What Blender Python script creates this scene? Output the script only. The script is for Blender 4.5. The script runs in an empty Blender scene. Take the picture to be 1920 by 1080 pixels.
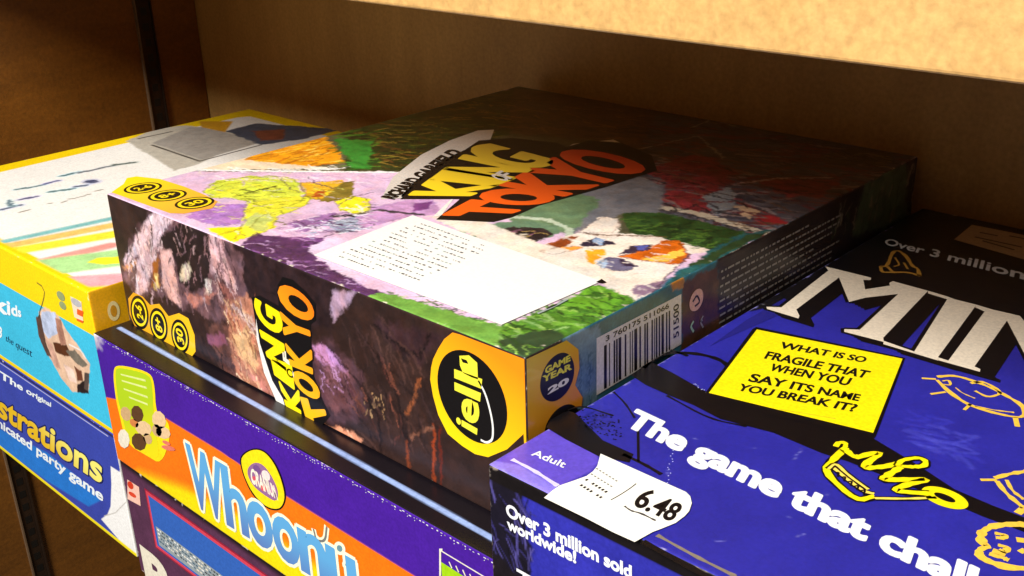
import bpy, math, random
import numpy as np
from mathutils import Euler, Vector

# ------------------------------------------------------------------ camera, light, exposure
S = bpy.context.scene
COL = S.collection
CAM_LOC = (0.19760862, -0.21246609, 0.14573649)
CAM_ROT = (1.16993685, 0.02610256, 0.74992693)
FPX = 2023.67613                       # focal length in pixels of the 1920 px wide photograph
cd = bpy.data.cameras.new('camera'); cam = bpy.data.objects.new('camera', cd); COL.objects.link(cam)
cam.location = CAM_LOC; cam.rotation_euler = CAM_ROT
cd.sensor_width = 36; cd.lens = FPX/1920*36; cd.clip_start = 0.01; cd.clip_end = 50
S.camera = cam
W = bpy.data.worlds.new('World'); S.world = W; W.use_nodes = True
W.node_tree.nodes['Background'].inputs[0].default_value = (1.0, .93, .86, 1)
W.node_tree.nodes['Background'].inputs[1].default_value = .048
def area(name, loc, target, sx, sy, power, color):
    l = bpy.data.lights.new(name, 'AREA'); l.shape = 'RECTANGLE'; l.size = sx; l.size_y = sy
    l.energy = power; l.color = color
    o = bpy.data.objects.new(name, l); COL.objects.link(o); o.location = loc
    o.rotation_euler = (Vector(target)-Vector(loc)).to_track_quat('-Z', 'Y').to_euler()
    return o
area('ceiling_lamp', (.12, -1.25, 1.20), (-.1, .06, -.04), .60, .70, 68, (1, .975, .93))
S.view_settings.view_transform = 'Standard'; S.view_settings.look = 'None'
S.view_settings.gamma = 1; S.view_settings.exposure = 0; S.view_settings.use_curve_mapping = False
S.render.resolution_x = 1024; S.render.resolution_y = 576

# ------------------------------------------------------------------ helpers
CM = np.array(Euler(CAM_ROT, 'XYZ').to_matrix())
def lin(c):
    c = np.asarray(c, float)/255
    return np.where(c <= .04045, c/12.92, ((c+.055)/1.055)**2.4)
def lin4(c): return tuple(float(x) for x in lin(c))+(1.0,)

class Face:
    """a flat side of a box: origin, two unit directions, outward normal; coordinates u, v in mm"""
    def __init__(s, o, U, V, w, h):
        s.o, s.U, s.V = (np.array(a, float) for a in (o, U, V)); s.N = np.cross(s.U, s.V); s.w, s.h = w, h
    def uv(s, pts):
        """traced photograph points -> millimetres on this side"""
        pts = np.atleast_2d(np.array(pts, float)); c = np.array(CAM_LOC)
        d = np.stack([(pts[:, 0]-960)/FPX, -(pts[:, 1]-540)/FPX, -np.ones(len(pts))], 1) @ CM.T
        t = ((s.o-c)@s.N)/(d@s.N); P = c+d*t[:, None]-s.o
        return np.stack([P@s.U, P@s.V], 1)*1000
    def xyz(s, uv, off=0):
        uv = np.atleast_2d(uv)/1000
        return s.o+uv[:, :1]*s.U+uv[:, 1:2]*s.V+s.N*off

def Z(x0, y0, k):
    """coordinates read in an enlarged view of the photograph (origin x0, y0, scale k)"""
    return lambda *pts: [(x0+x/k, y0+y/k) for x, y in pts]

rng = np.random.default_rng(7)
LAT = rng.random((256, 256))
def vnoise(x, y, seed=0):
    x = x+seed*17.31; y = y+seed*9.77
    xi = np.floor(x).astype(int); yi = np.floor(y).astype(int); fx = x-xi; fy = y-yi
    fx = fx*fx*(3-2*fx); fy = fy*fy*(3-2*fy)
    g = lambda a, b: LAT[a % 256, b % 256]
    return (g(xi, yi)*(1-fx)+g(xi+1, yi)*fx)*(1-fy)+(g(xi, yi+1)*(1-fx)+g(xi+1, yi+1)*fx)*fy
def fbm(x, y, seed=0, n=4):
    a = 0; w = .5; t = 0
    for k in range(n):
        a = a+w*vnoise(x*2**k, y*2**k, seed+k*3); t += w; w *= .55
    return a/t

class Paint:
    """printed artwork: colours worked out at the points of a fine mesh"""
    def __init__(s, face, U, V, base):
        s.f, s.U, s.V = face, U, V; s.C = np.zeros(U.shape+(3,)); s.C[:] = lin(base)
    def sdf(s, poly, closed, idx):
        x, y = s.U[idx], s.V[idx]; d = np.full(x.shape, 1e9); ins = np.zeros(x.shape, bool); n = len(poly)
        for i in range(n if closed else n-1):
            (ax, ay), (bx, by) = poly[i], poly[(i+1) % n]
            ex, ey = bx-ax, by-ay; L = ex*ex+ey*ey+1e-12
            t = np.clip(((x-ax)*ex+(y-ay)*ey)/L, 0, 1)
            d = np.minimum(d, (x-ax-t*ex)**2+(y-ay-t*ey)**2)
            if closed and ay != by: ins ^= ((ay > y) != (by > y)) & (x < (bx-ax)*(y-ay)/(by-ay)+ax)
        d = np.sqrt(d)
        return np.where(ins, -d, d) if closed else d
    def mix(s, idx, m, col, var=0, seed=1, fr=.25):
        c = lin(col)[None, :]*np.ones((m.size, 3))
        if var:
            n = fbm(s.U[idx]*fr, s.V[idx]*fr, seed)-.5
            c = np.clip(c*(1+var*2.2*n[:, None]), 0, 1)
        s.C[idx] = s.C[idx]*(1-m[:, None])+c*m[:, None]
    def poly(s, pts, col, soft=.5, var=0, rough=0, seed=1, mm=False, fr=.25, op=1):
        p = np.array(pts, float) if mm else s.f.uv(pts)
        pad = soft+rough*2+1
        idx = np.nonzero((s.U > p[:, 0].min()-pad) & (s.U < p[:, 0].max()+pad) & (s.V > p[:, 1].min()-pad) & (s.V < p[:, 1].max()+pad))
        if not len(idx[0]): return
        d = s.sdf(p, True, idx)
        if rough: d = d+rough*2*(fbm(s.U[idx]*.22, s.V[idx]*.22, seed+5)-.5)*2
        s.mix(idx, np.clip(.5-d/soft, 0, 1)*op, col, var, seed, fr)
    def stroke(s, pts, wd, col, soft=.5, mm=False, op=1, var=0):
        p = np.array(pts, float) if mm else s.f.uv(pts)
        pad = wd+soft+1
        idx = np.nonzero((s.U > p[:, 0].min()-pad) & (s.U < p[:, 0].max()+pad) & (s.V > p[:, 1].min()-pad) & (s.V < p[:, 1].max()+pad))
        if not len(idx[0]): return
        d = s.sdf(p, False, idx)-wd/2
        s.mix(idx, np.clip(.5-d/soft, 0, 1)*op, col, var)
    def brush(s, region, cols, n, length, width, ang, seed=0, mm=False, op=.8):
        """loose brush marks inside a region"""
        p = np.array(region, float) if mm else s.f.uv(region); r = random.Random(seed)
        lo, hi = p.min(0), p.max(0); k = 0; tries = 0
        while k < n and tries < n*30:
            tries += 1
            x, y = r.uniform(lo[0], hi[0]), r.uniform(lo[1], hi[1])
            ins = False
            for i in range(len(p)):
                (ax, ay), (bx, by) = p[i], p[(i+1) % len(p)]
                if (ay > y) != (by > y) and x < (bx-ax)*(y-ay)/(by-ay)+ax: ins = not ins
            if not ins: continue
            a = ang+r.gauss(0, .3); L = length*r.uniform(.4, 1.2); k += 1; b = r.uniform(-.5, .5)
            pts = [(x+math.cos(a+b*t)*L*t-L*.5*math.cos(a), y+math.sin(a+b*t)*L*t-L*.5*math.sin(a)) for t in (0, .35, .7, 1)]
            s.stroke(pts, width*r.uniform(.4, 1.3), r.choice(cols), .5, True, op)
    def grain(s, a=.06, fr=1.2, seed=3):
        n = fbm(s.U*fr, s.V*fr, seed, 3)-.5; m = fbm(s.U*.05, s.V*.05, seed+9, 3)-.5
        s.C *= (1+a*2*n+a*1.6*m)[..., None]
    def smudge(s, amp, fr=.5, blur=1, seed=40, step=.5):
        ny, nx = s.U.shape; J, I = np.meshgrid(np.arange(nx), np.arange(ny))
        a = amp/step
        dx = (fbm(s.U*fr, s.V*fr, seed)-.5)*2*a*2; dy = (fbm(s.U*fr, s.V*fr, seed+7)-.5)*2*a*2
        I2 = np.clip(np.rint(I+dy), 0, ny-1).astype(int); J2 = np.clip(np.rint(J+dx), 0, nx-1).astype(int)
        s.C = s.C[I2, J2]
        for _ in range(blur):
            C = s.C.copy(); C[1:-1] = (s.C[:-2]+2*s.C[1:-1]+s.C[2:])/4; s.C = C.copy(); C[:, 1:-1] = (s.C[:, :-2]+2*s.C[:, 1:-1]+s.C[:, 2:])/4; s.C = C
    def mottle(s, a=.3, fr=.12, seed=60):
        """uneven inks: lighter, darker, warmer and cooler patches in the print"""
        n = fbm(s.U*fr, s.V*fr*1.6, seed, 5)-.5; h = fbm(s.U*fr*1.4, s.V*fr, seed+11, 5)-.5
        s.C *= np.stack([1+a*2*n+a*h, 1+a*2*n, 1+a*2*n-a*h], -1)
    def wear(s, w, h, amt=.5, col=(225, 215, 200), seed=0):
        d = np.minimum(np.minimum(s.U, w-s.U), np.minimum(s.V, h-s.V))
        n = fbm(s.U*.35, s.V*.35, seed+20, 4)
        m = np.clip((n-(.80-amt*.45)-d*.10)*8, 0, 1)*(d < 4)*.85
        s.C = s.C*(1-m[..., None])+lin(col)*m[..., None]

def nodes(m):
    m.use_nodes = True; nt = m.node_tree; return nt, nt.nodes['Principled BSDF']
MATS = {}
def printed(col=None, rough=.34, bump=.15, grain=.10, coat=.25, key=None):
    """printed, slightly glossy card; with no colour it takes the artwork stored in the mesh"""
    key = key or (col, rough, bump, grain, coat)
    if key in MATS: return MATS[key]
    m = bpy.data.materials.new('printed_card'); nt, b = nodes(m); N, L = nt.nodes, nt.links
    if col is None:
        a = N.new('ShaderNodeAttribute'); a.attribute_name = 'Artwork'; src = a.outputs['Color']
    else:
        a = N.new('ShaderNodeRGB'); a.outputs[0].default_value = lin4(col); src = a.outputs[0]
    tc = N.new('ShaderNodeTexCoord'); n = N.new('ShaderNodeTexNoise'); n.inputs['Scale'].default_value = 900; n.inputs['Detail'].default_value = 2
    L.new(tc.outputs['Object'], n.inputs['Vector'])
    mr = N.new('ShaderNodeMapRange'); mr.inputs[1].default_value = .3; mr.inputs[2].default_value = .7
    mr.inputs[3].default_value = 1-grain; mr.inputs[4].default_value = 1+grain
    L.new(n.outputs[0], mr.inputs[0])
    mx = N.new('ShaderNodeVectorMath'); mx.operation = 'SCALE'; L.new(src, mx.inputs[0]); L.new(mr.outputs[0], mx.inputs['Scale'])
    L.new(mx.outputs[0], b.inputs['Base Color'])
    n2 = N.new('ShaderNodeTexNoise'); n2.inputs['Scale'].default_value = 14; n2.inputs['Detail'].default_value = 5
    L.new(tc.outputs['Object'], n2.inputs['Vector'])
    r2 = N.new('ShaderNodeMapRange'); r2.inputs[3].default_value = rough-.10; r2.inputs[4].default_value = rough+.16
    L.new(n2.outputs[0], r2.inputs[0]); L.new(r2.outputs[0], b.inputs['Roughness'])
    bp = N.new('ShaderNodeBump'); bp.inputs['Strength'].default_value = bump; bp.inputs['Distance'].default_value = .004
    L.new(n2.outputs[0], bp.inputs['Height']); L.new(bp.outputs[0], b.inputs['Normal'])
    b.inputs['Coat Weight'].default_value = coat; b.inputs['Coat Roughness'].default_value = .25
    MATS[key] = m
    return m
def grad(face, c0, c1, p0, p1, rough=.35):
    """print that runs from one ink colour to another between two points of a side"""
    key = ('grad', c0, c1, p0, p1)
    if key in MATS: return MATS[key]
    m = bpy.data.materials.new('printed_blend'); nt, b = nodes(m); N, L = nt.nodes, nt.links
    q = face.xyz(face.uv([p0, p1])); d = q[1]-q[0]; d2 = d/(d@d)
    tc = N.new('ShaderNodeTexCoord'); dt = N.new('ShaderNodeVectorMath'); dt.operation = 'DOT_PRODUCT'
    sb = N.new('ShaderNodeVectorMath'); sb.operation = 'SUBTRACT'; sb.inputs[1].default_value = q[0]
    L.new(tc.outputs['Object'], sb.inputs[0]); L.new(sb.outputs[0], dt.inputs[0]); dt.inputs[1].default_value = d2
    cr = N.new('ShaderNodeValToRGB'); cr.color_ramp.elements[0].color = lin4(c0); cr.color_ramp.elements[1].color = lin4(c1)
    L.new(dt.outputs['Value'], cr.inputs[0]); L.new(cr.outputs[0], b.inputs['Base Color'])
    b.inputs['Roughness'].default_value = rough; b.inputs['Coat Weight'].default_value = .25
    MATS[key] = m
    return m

def link(o, parent=None):
    COL.objects.link(o)
    if parent is not None: o.parent = parent
    return o
def empty(name, label, cat, group=None):
    o = bpy.data.objects.new(name, None); o.empty_display_size = .05; COL.objects.link(o)
    o['label'] = label; o['category'] = cat
    if group: o['group'] = group
    return o

class Deco:
    """flat printed shapes of one part, each its own tiny step above the card"""
    def __init__(s): s.v = []; s.f = []; s.mi = []; s.mats = []
    def slot(s, m):
        if m not in s.mats: s.mats.append(m)
        return s.mats.index(m)
    def poly_uv(s, face, uv, mat, layer=1, holes=None):
        k = len(s.v); P = face.xyz(np.array(uv), .00008+.00004*layer)
        uv = np.array(uv); a = 0
        for i in range(len(uv)):
            j = (i+1) % len(uv); a += uv[i][0]*uv[j][1]-uv[j][0]*uv[i][1]
        idx = list(range(k, k+len(P)))
        if a < 0: idx = idx[::-1]
        s.v += [tuple(p) for p in P]; s.f.append(idx); s.mi.append(s.slot(mat))
    def poly(s, face, pts, mat, layer=1, smooth=0):
        p = face.uv(pts)
        for _ in range(smooth):
            n = np.roll(p, -1, 0); p = np.stack([p*.75+n*.25, p*.25+n*.75], 1).reshape(-1, 2)
        s.poly_uv(face, p, mat, layer)
    def ellipse_uv(s, face, c, rx, ry, mat, layer=1, ang=0, n=48, a0=0, a1=2*math.pi):
        ca, sa = math.cos(ang), math.sin(ang); p = []
        for i in range(n):
            t = a0+(a1-a0)*i/n; x, y = rx*math.cos(t), ry*math.sin(t); p.append((c[0]+ca*x-sa*y, c[1]+sa*x+ca*y))
        s.poly_uv(face, p, mat, layer)
    def ellipse(s, face, bl, br, tr, tl, mat, layer=1, n=48, k=1.0):
        """ellipse filling the given traced quad"""
        q = face.uv([bl, br, tr, tl]); p = []
        for i in range(n):
            t = 2*math.pi*i/n; a, b = .5+.5*k*math.cos(t), .5+.5*k*math.sin(t)
            p.append((q[0]*(1-a)+q[1]*a)*(1-b)+(q[3]*(1-a)+q[2]*a)*b)
        s.poly_uv(face, p, mat, layer)
    def stroke(s, face, pts, wd, mat, layer=1, closed=False, mm=False, jit=0, seed=0):
        p = np.array(pts, float) if mm else face.uv(pts)
        if closed: p = np.vstack([p, p[:1]])
        r = random.Random(seed)
        # smooth once (Chaikin) so traced lines read as pen lines
        if len(p) > 2 and not mm:
            for _ in range(2):
                q = [p[0]]
                for a, b in zip(p[:-1], p[1:]): q += [a*.78+b*.22, a*.22+b*.78]
                q.append(p[-1]); p = np.array(q)
        t = np.gradient(p, axis=0); t /= np.linalg.norm(t, axis=1)[:, None]+1e-9
        n = np.stack([-t[:, 1], t[:, 0]], 1); k = len(s.v)
        w = np.array([wd*(1+jit*r.uniform(-1, 1)) for _ in p])[:, None]/2
        A = face.xyz(p+n*w, .00008+.00004*layer); B = face.xyz(p-n*w, .00008+.00004*layer)
        s.v += [tuple(x) for x in A]+[tuple(x) for x in B]; N = len(p); mi = s.slot(mat)
        for i in range(N-1): s.f.append([k+N+i, k+N+i+1, k+i+1, k+i]); s.mi.append(mi)
    def text(s, face, txt, quad, mat, layer=1, bold=0.0, dx=(0, 0), mm=False, fat=0.0):
        if fat:
            for i in range(10):
                a = i*math.pi/5; s.text(face, txt, quad, mat, layer+.02+.07*i, min(bold, .03), (dx[0]+fat*math.cos(a), dx[1]+fat*math.sin(a)), mm)
            bold = min(bold, .03)
        """lettering stretched over a quad: bottom left, bottom right, top right, top left"""
        V, F = glyphs(txt, bold)
        if not len(V): return
        x0, x1 = glyph_x(txt); y0, y1 = 0.0, CAPH
        q = np.array(quad, float) if mm else face.uv(quad)
        H = homography([(x0, y0), (x1, y0), (x1, y1), (x0, y1)], q)
        P = np.c_[V, np.ones(len(V))]@H.T; P = P[:, :2]/P[:, 2:]+np.array(dx)
        k = len(s.v); s.v += [tuple(x) for x in face.xyz(P, .00008+.00004*layer)]; mi = s.slot(mat)
        for f in F:
            a = P[f[1]]-P[f[0]]; b = P[f[2]]-P[f[0]]
            if a[0]*b[1]-a[1]*b[0] < 0: f = f[::-1]
            s.f.append([k+i for i in f]); s.mi.append(mi)
    def build(s, name, parent, label=None):
        me = bpy.data.meshes.new(name); me.from_pydata(s.v, [], s.f)
        for m in s.mats: me.materials.append(m)
        me.polygons.foreach_set('material_index', s.mi); me.update()
        o = bpy.data.objects.new(name, me); link(o, parent)
        if label: o['label'] = label
        return o
def homography(a, b):
    A = []
    for (x, y), (u, v) in zip(a, b):
        A.append([x, y, 1, 0, 0, 0, -u*x, -u*y, -u]); A.append([0, 0, 0, x, y, 1, -v*x, -v*y, -v])
    return np.linalg.svd(np.array(A))[2][-1].reshape(3, 3)
GC = {}
def glyphs(txt, bold=0.0):
    if (txt, bold) in GC: return GC[(txt, bold)]
    c = bpy.data.curves.new('lettering', 'FONT'); c.body = txt; c.offset = bold; c.resolution_u = 4; c.fill_mode = 'FRONT'
    o = bpy.data.objects.new('lettering', c); COL.objects.link(o)
    dg = bpy.context.evaluated_depsgraph_get(); me = o.evaluated_get(dg).to_mesh()
    V = np.array([v.co[:2] for v in me.vertices]) if len(me.vertices) else np.zeros((0, 2))
    F = [list(p.vertices) for p in me.polygons]
    o.evaluated_get(dg).to_mesh_clear(); bpy.data.objects.remove(o); bpy.data.curves.remove(c)
    GC[(txt, bold)] = (V, F); return V, F
def glyph_x(txt):
    V, F = glyphs(txt, 0.0); return V[:, 0].min(), V[:, 0].max()
CAPH = glyphs('H')[0][:, 1].max()

def coords(L, step, r):
    """positions along one side in mm: dense inside, extra rows in the rounded edge"""
    e = [0, r*.3, r*.65, r]
    n = max(1, int(round((L-2*r)/step)))
    return np.array(e[:-1]+list(np.linspace(r, L-r, n+1))+[L-x for x in e[:-1]][::-1])
def box_faces(x0, x1, y0, y1, z0, z1):
    w, d, h = (x1-x0)*1000, (y1-y0)*1000, (z1-z0)*1000
    return {'front': Face((x0, y0, z0), (1, 0, 0), (0, 0, 1), w, h), 'right': Face((x1, y0, z0), (0, 1, 0), (0, 0, 1), d, h),
            'top': Face((x0, y0, z1), (1, 0, 0), (0, 1, 0), w, d), 'left': Face((x0, y1, z0), (0, -1, 0), (0, 0, 1), d, h),
            'back': Face((x1, y1, z0), (-1, 0, 0), (0, 0, 1), w, h), 'bottom': Face((x0, y1, z0), (1, 0, 0), (0, -1, 0), w, d)}
def card_box(name, parent, ext, paints, steps, plain=(60, 50, 50), r=1.0, mat=None, coat=.25, rough=.34, seed=0):
    """a cardboard box with softly rounded, worn edges and printed artwork"""
    x0, x1, y0, y1, z0, z1 = ext; FS = box_faces(*ext)
    lo = np.array([x0, y0, z0])+r/1000; hi = np.array([x1, y1, z1])-r/1000
    Vs, Fs, Cs, Ns, k = [], [], [], [], 0
    for fn, f in FS.items():
        st = steps.get(fn, 20); u = coords(f.w, st, r); v = coords(f.h, st, r)
        U, V = np.meshgrid(u, v); P = f.xyz(np.stack([U.ravel(), V.ravel()], 1))
        c = np.clip(P, lo, hi); d = P-c; n = d/(np.linalg.norm(d, axis=1)[:, None]+1e-12); P = c+n*r/1000
        pt = Paint(f, U, V, plain)
        if fn in paints: paints[fn](pt)
        nv, nu = U.shape; I = np.arange(nv*nu).reshape(nv, nu)+k
        Fs.append(np.stack([I[:-1, :-1], I[:-1, 1:], I[1:, 1:], I[1:, :-1]], -1).reshape(-1, 4))
        Vs.append(P); Cs.append(np.clip(pt.C, 0.002, .95).reshape(-1, 3)); k += nv*nu
    V = np.vstack(Vs); F = np.vstack(Fs); C = np.c_[np.vstack(Cs), np.ones(k)]
    me = bpy.data.meshes.new(name)
    me.vertices.add(len(V)); me.vertices.foreach_set('co', V.ravel().astype(np.float32))
    me.loops.add(F.size); me.loops.foreach_set('vertex_index', F.ravel().astype(np.int32))
    me.polygons.add(len(F)); me.polygons.foreach_set('loop_start', np.arange(0, F.size, 4, dtype=np.int32))
    me.update(calc_edges=True)
    at = me.color_attributes.new('Artwork', 'FLOAT_COLOR', 'POINT'); at.data.foreach_set('color', C.ravel().astype(np.float32))
    me.polygons.foreach_set('use_smooth', np.ones(len(F), bool))
    me.materials.append(mat or printed(None, rough=rough, coat=coat)); me.validate()
    return link(bpy.data.objects.new(name, me), parent), FS

def mesh_obj(name, parent, boxes, mat, bev=0):
    import bmesh
    bm = bmesh.new()
    for (a, b, c, d, e, f) in boxes:
        vs = [bm.verts.new((x, y, z)) for x in (a, b) for y in (c, d) for z in (e, f)]
        for q in ((0, 1, 3, 2), (4, 6, 7, 5), (0, 4, 5, 1), (2, 3, 7, 6), (0, 2, 6, 4), (1, 5, 7, 3)): bm.faces.new([vs[i] for i in q])
    bmesh.ops.recalc_face_normals(bm, faces=bm.faces)
    if bev: bmesh.ops.bevel(bm, geom=bm.edges[:], offset=bev, segments=3, affect='EDGES', profile=.5)
    me = bpy.data.meshes.new(name); bm.to_mesh(me); bm.free(); me.materials.append(mat)
    return link(bpy.data.objects.new(name, me), parent)

# ------------------------------------------------------------------ shelf unit
def board(name, c0, c1, scale, rough=.5, stretch=(1, 1, 1), spk=None, bump=.2):
    m = bpy.data.materials.new(name); nt, b = nodes(m); N, L = nt.nodes, nt.links
    tc = N.new('ShaderNodeTexCoord'); mp = N.new('ShaderNodeMapping'); mp.inputs['Scale'].default_value = stretch
    L.new(tc.outputs['Object'], mp.inputs[0])
    n = N.new('ShaderNodeTexNoise'); n.inputs['Scale'].default_value = scale; n.inputs['Detail'].default_value = 8; n.inputs['Roughness'].default_value = .7
    L.new(mp.outputs[0], n.inputs['Vector'])
    cr = N.new('ShaderNodeValToRGB'); e = cr.color_ramp.elements; e[0].position = .33; e[1].position = .68; e[0].color = lin4(c0); e[1].color = lin4(c1)
    L.new(n.outputs[0], cr.inputs[0]); out = cr.outputs[0]
    n2 = N.new('ShaderNodeTexNoise'); n2.inputs['Scale'].default_value = 420; n2.inputs['Detail'].default_value = 3
    L.new(tc.outputs['Object'], n2.inputs['Vector'])
    mr = N.new('ShaderNodeMapRange'); mr.inputs[1].default_value = .3; mr.inputs[2].default_value = .7
    mr.inputs[3].default_value = 1-(spk or .1); mr.inputs[4].default_value = 1+(spk or .1); L.new(n2.outputs[0], mr.inputs[0])
    mx = N.new('ShaderNodeVectorMath'); mx.operation = 'SCALE'; L.new(out, mx.inputs[0]); L.new(mr.outputs[0], mx.inputs['Scale'])
    L.new(mx.outputs[0], b.inputs['Base Color']); b.inputs['Roughness'].default_value = rough
    bp = N.new('ShaderNodeBump'); bp.inputs['Strength'].default_value = bump; bp.inputs['Distance'].default_value = .0006
    L.new(n2.outputs[0], bp.inputs['Height']); L.new(bp.outputs[0], b.inputs['Normal'])
    return m
m_wall = board('brown_laminate', (98, 59, 17), (124, 76, 22), 7, .42, (1, 1, 5), .16)
m_back = board('brown_backing', (158, 120, 62), (176, 136, 72), 9, .62, (4, 1, 1), .12)
m_shelf = board('beige_laminate', (204, 158, 94), (212, 166, 102), 90, .5, (1, 1, 1), .16)
m_slot = board('dark_slot', (8, 7, 6), (14, 11, 9), 20)
m_edge = board('highlit_metal_edge', (96, 74, 54), (116, 92, 68), 30, .5)  # paler than the strip: a highlight put into the near edge's colour
m_metal = board('bronze_metal', (52, 38, 28), (66, 48, 36), 30, .38); m_metal.node_tree.nodes['Principled BSDF'].inputs['Metallic'].default_value = .55
unit = empty('shelf_unit', 'brown wooden shelving with beige shelf fronts that holds the stacked games', 'shelf unit')
XL, YB = -.637, .2855
mesh_obj('side_panel', unit, [(XL-.018, XL, -.06, YB, -.75, .45)], m_wall, .0008)
mesh_obj('side_panel', unit, [(.56, .578, -.06, YB, -.75, .45)], m_wall, .0008)
mesh_obj('back_panel', unit, [(XL-.018, .578, YB+.0005, YB+.012, -.75, .45)], m_back)
mesh_obj('shelf', unit, [(XL+.004, .559, .0300, YB-.001, .0925, .165)], m_shelf, .0012)['label'] = 'upper beige shelf with deep front edge'
mesh_obj('shelf', unit, [(XL+.004, .559, .0300, YB-.001, -.2225, -.2)], m_shelf, .0012)['label'] = 'lower beige shelf under the stacks of games'
for (ya, yb) in ((.0535, .0660), (.2300, .2440)):
    bx = [(XL, XL+.0012, ya, yb, -.74, .44), (XL, XL+.003, yb-.0012, yb, -.74, .44)]
    st = mesh_obj('slotted_strip', unit, bx, m_metal)
    mesh_obj('strip_edge', st, [(XL, XL+.003, ya-.0012, ya, -.74, .44)], m_edge)
    ym = (ya+yb)/2; zs = np.arange(-.735, .43, .0125)
    mesh_obj('slots', st, [(XL+.0008, XL+.00145, ym-.0026, ym+.0026, z, z+.0062) for z in zs], m_slot)

BK = printed((16, 12, 12)); WH = printed((240, 238, 232), rough=.5, grain=.04); CREAM = printed((236, 226, 205)); YEL = printed((252, 222, 20))
GRY = printed((120, 120, 118)); DGR = printed((62, 60, 60))

# ------------------------------------------------------------------ monster game box (centre of the picture, top of its stack)
KX = (-.2555, 0, 0, .2742, -.0635, 0)
z3 = Z(200, 220, 2.7); z4 = Z(600, 150, 2.634); z5 = Z(1100, 150, 2.2976); f1 = Z(200, 480, 2.572); f2 = Z(600, 600, 2.25); t5 = Z(600, 160, 3.6); c6 = Z(940, 380, 3.8575); bc = Z(900, 500, 3)
def kt_top(p):
    p.C[:] = lin((222, 188, 216)); f = p.f
    full = [(0, 0), (f.w, 0), (f.w, f.h), (0, f.h)]
    p.mix(np.nonzero(p.U > -1), np.ones(p.U.size), (224, 190, 218), .18, 2, .08)
    # far part: broad areas of olive, slate, brown
    p.poly(z3((330, 275), (1100, 92), (1350, 0)) + [(985, 160), (1724, 290), (1500, 410), (1180, 470), (1000, 400), (760, 322)], (96, 92, 66), 2, .5, 1.5, 3, fr=.1)
    p.poly([(640, 246), (985, 161), (1060, 215), (900, 268), (760, 322), (650, 320)], (50, 60, 24), 2, .6, 2, 4, fr=.2)
    p.brush([(640, 250), (960, 170), (960, 250), (740, 318), (660, 318)], [(130, 124, 36), (40, 66, 22), (22, 26, 16), (160, 130, 50), (60, 84, 30), (120, 74, 30), (70, 50, 26), (30, 24, 16)], 420, 12, 1.3, .5, 3)
    p.poly(z3((760, 180), (1100, 92), (1150, 150), (1215, 230), (1000, 250), (640, 255), (520, 262)), (236, 158, 22), 1.4, .35, 1.2, 5)
    p.brush(z3((760, 180), (1100, 92), (1215, 230), (700, 250)), [(250, 190, 40), (200, 110, 20), (170, 90, 16), (255, 215, 90)], 60, 12, 1.4, 1.3, 5)
    p.poly(z3((450, 262), (760, 180), (700, 215), (1000, 245), (1150, 258), (520, 266)), (244, 222, 190), 1.2, .12, .8, 6)
    p.brush(z3((330, 262), (1150, 250), (1200, 270), (400, 275)), [(255, 252, 246), (240, 226, 200)], 30, 14, .9, .05, 250)
    p.brush(z3((1140, 90), (1349, 10), (1349, 260), (1220, 262)), [(40, 100, 30), (28, 60, 22), (90, 140, 40)], 40, 12, 1.8, 1.2, 6)
    p.poly(z4((80, 290), (260, 300), (240, 440), (150, 430)), (56, 140, 48), 1.5, .5, 1.6, 7)
    p.stroke([(338, 318), (520, 321), (745, 323)], 1.6, (255, 255, 250), .5)
    # central brown and far right slate with red forms
    p.poly([(960, 165), (1250, 206), (1240, 290), (1120, 262), (960, 250)], (104, 76, 52), 3, .5, 2, 8)
    p.brush([(930, 175), (1250, 210), (1240, 280), (960, 240)], [(120, 84, 50), (70, 52, 40), (160, 120, 60), (90, 60, 60)], 90, 20, 1.6, .2, 9)
    p.poly([(1225, 215), (1724, 290), (1460, 455), (1250, 430), (1190, 330)], (92, 92, 104), 3, .45, 2, 9)
    p.brush([(1225, 225), (1700, 290), (1450, 450), (1250, 430), (1200, 330)], [(150, 50, 56), (120, 36, 44), (110, 112, 126), (64, 62, 76), (170, 150, 150), (130, 60, 50), (84, 80, 90)], 330, 22, 2.2, .3, 10)
    p.poly(z5((250, 390), (420, 330), (560, 330), (640, 400), (560, 560), (450, 570), (340, 520), (350, 440)), (146, 48, 56), 2, .7, 2.5, 11)
    p.poly(z5((730, 440), (900, 420), (1100, 430), (1000, 510), (860, 500)), (150, 56, 60), 2, .7, 2.5, 12)
    p.poly(z5((500, 500), (620, 460), (640, 540), (560, 600)), (150, 156, 164), 1, .3, 1, 13)
    p.poly(z5((640, 540), (760, 560), (700, 600)), (220, 184, 150), 1, .2, 1, 13)
    p.poly(z5((700, 580), (830, 590), (860, 620), (760, 625)), (176, 44, 52), 1, .4, 1, 14)
    p.stroke(z5((220, 300), (480, 240), (590, 335)), 1.2, (190, 180, 170), .8)
    p.stroke(z5((450, 205), (540, 170), (640, 200)), 1.4, (180, 170, 160), .8)
    p.stroke(z5((660, 445), (820, 425), (1050, 420)), 2, (210, 180, 176), 1)
    p.stroke(z5((160, 520), (480, 575), (790, 668)), 4.6, (206, 192, 170), .6)
    r = random.Random(4)
    for i in range(46):
        t = i/46; a = f.uv(z5((160+630*t, 520+148*t+r.uniform(-5, 5))))[0]
        p.stroke([a+(-1.2, r.uniform(-2, 2)), a+(1.0, r.uniform(-2, 2))], .7, (50, 44, 40), .5, True)
    p.poly(z5((1010, 330), (1150, 290), (1330, 320), (1300, 375), (1040, 375)), (96, 84, 60), 1.5, .5, 1, 15)
    p.brush(z5((1010, 330), (1150, 300), (1330, 330), (1300, 375)), [(190, 170, 130), (60, 50, 40)], 26, 8, 1, .1, 16)
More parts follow.
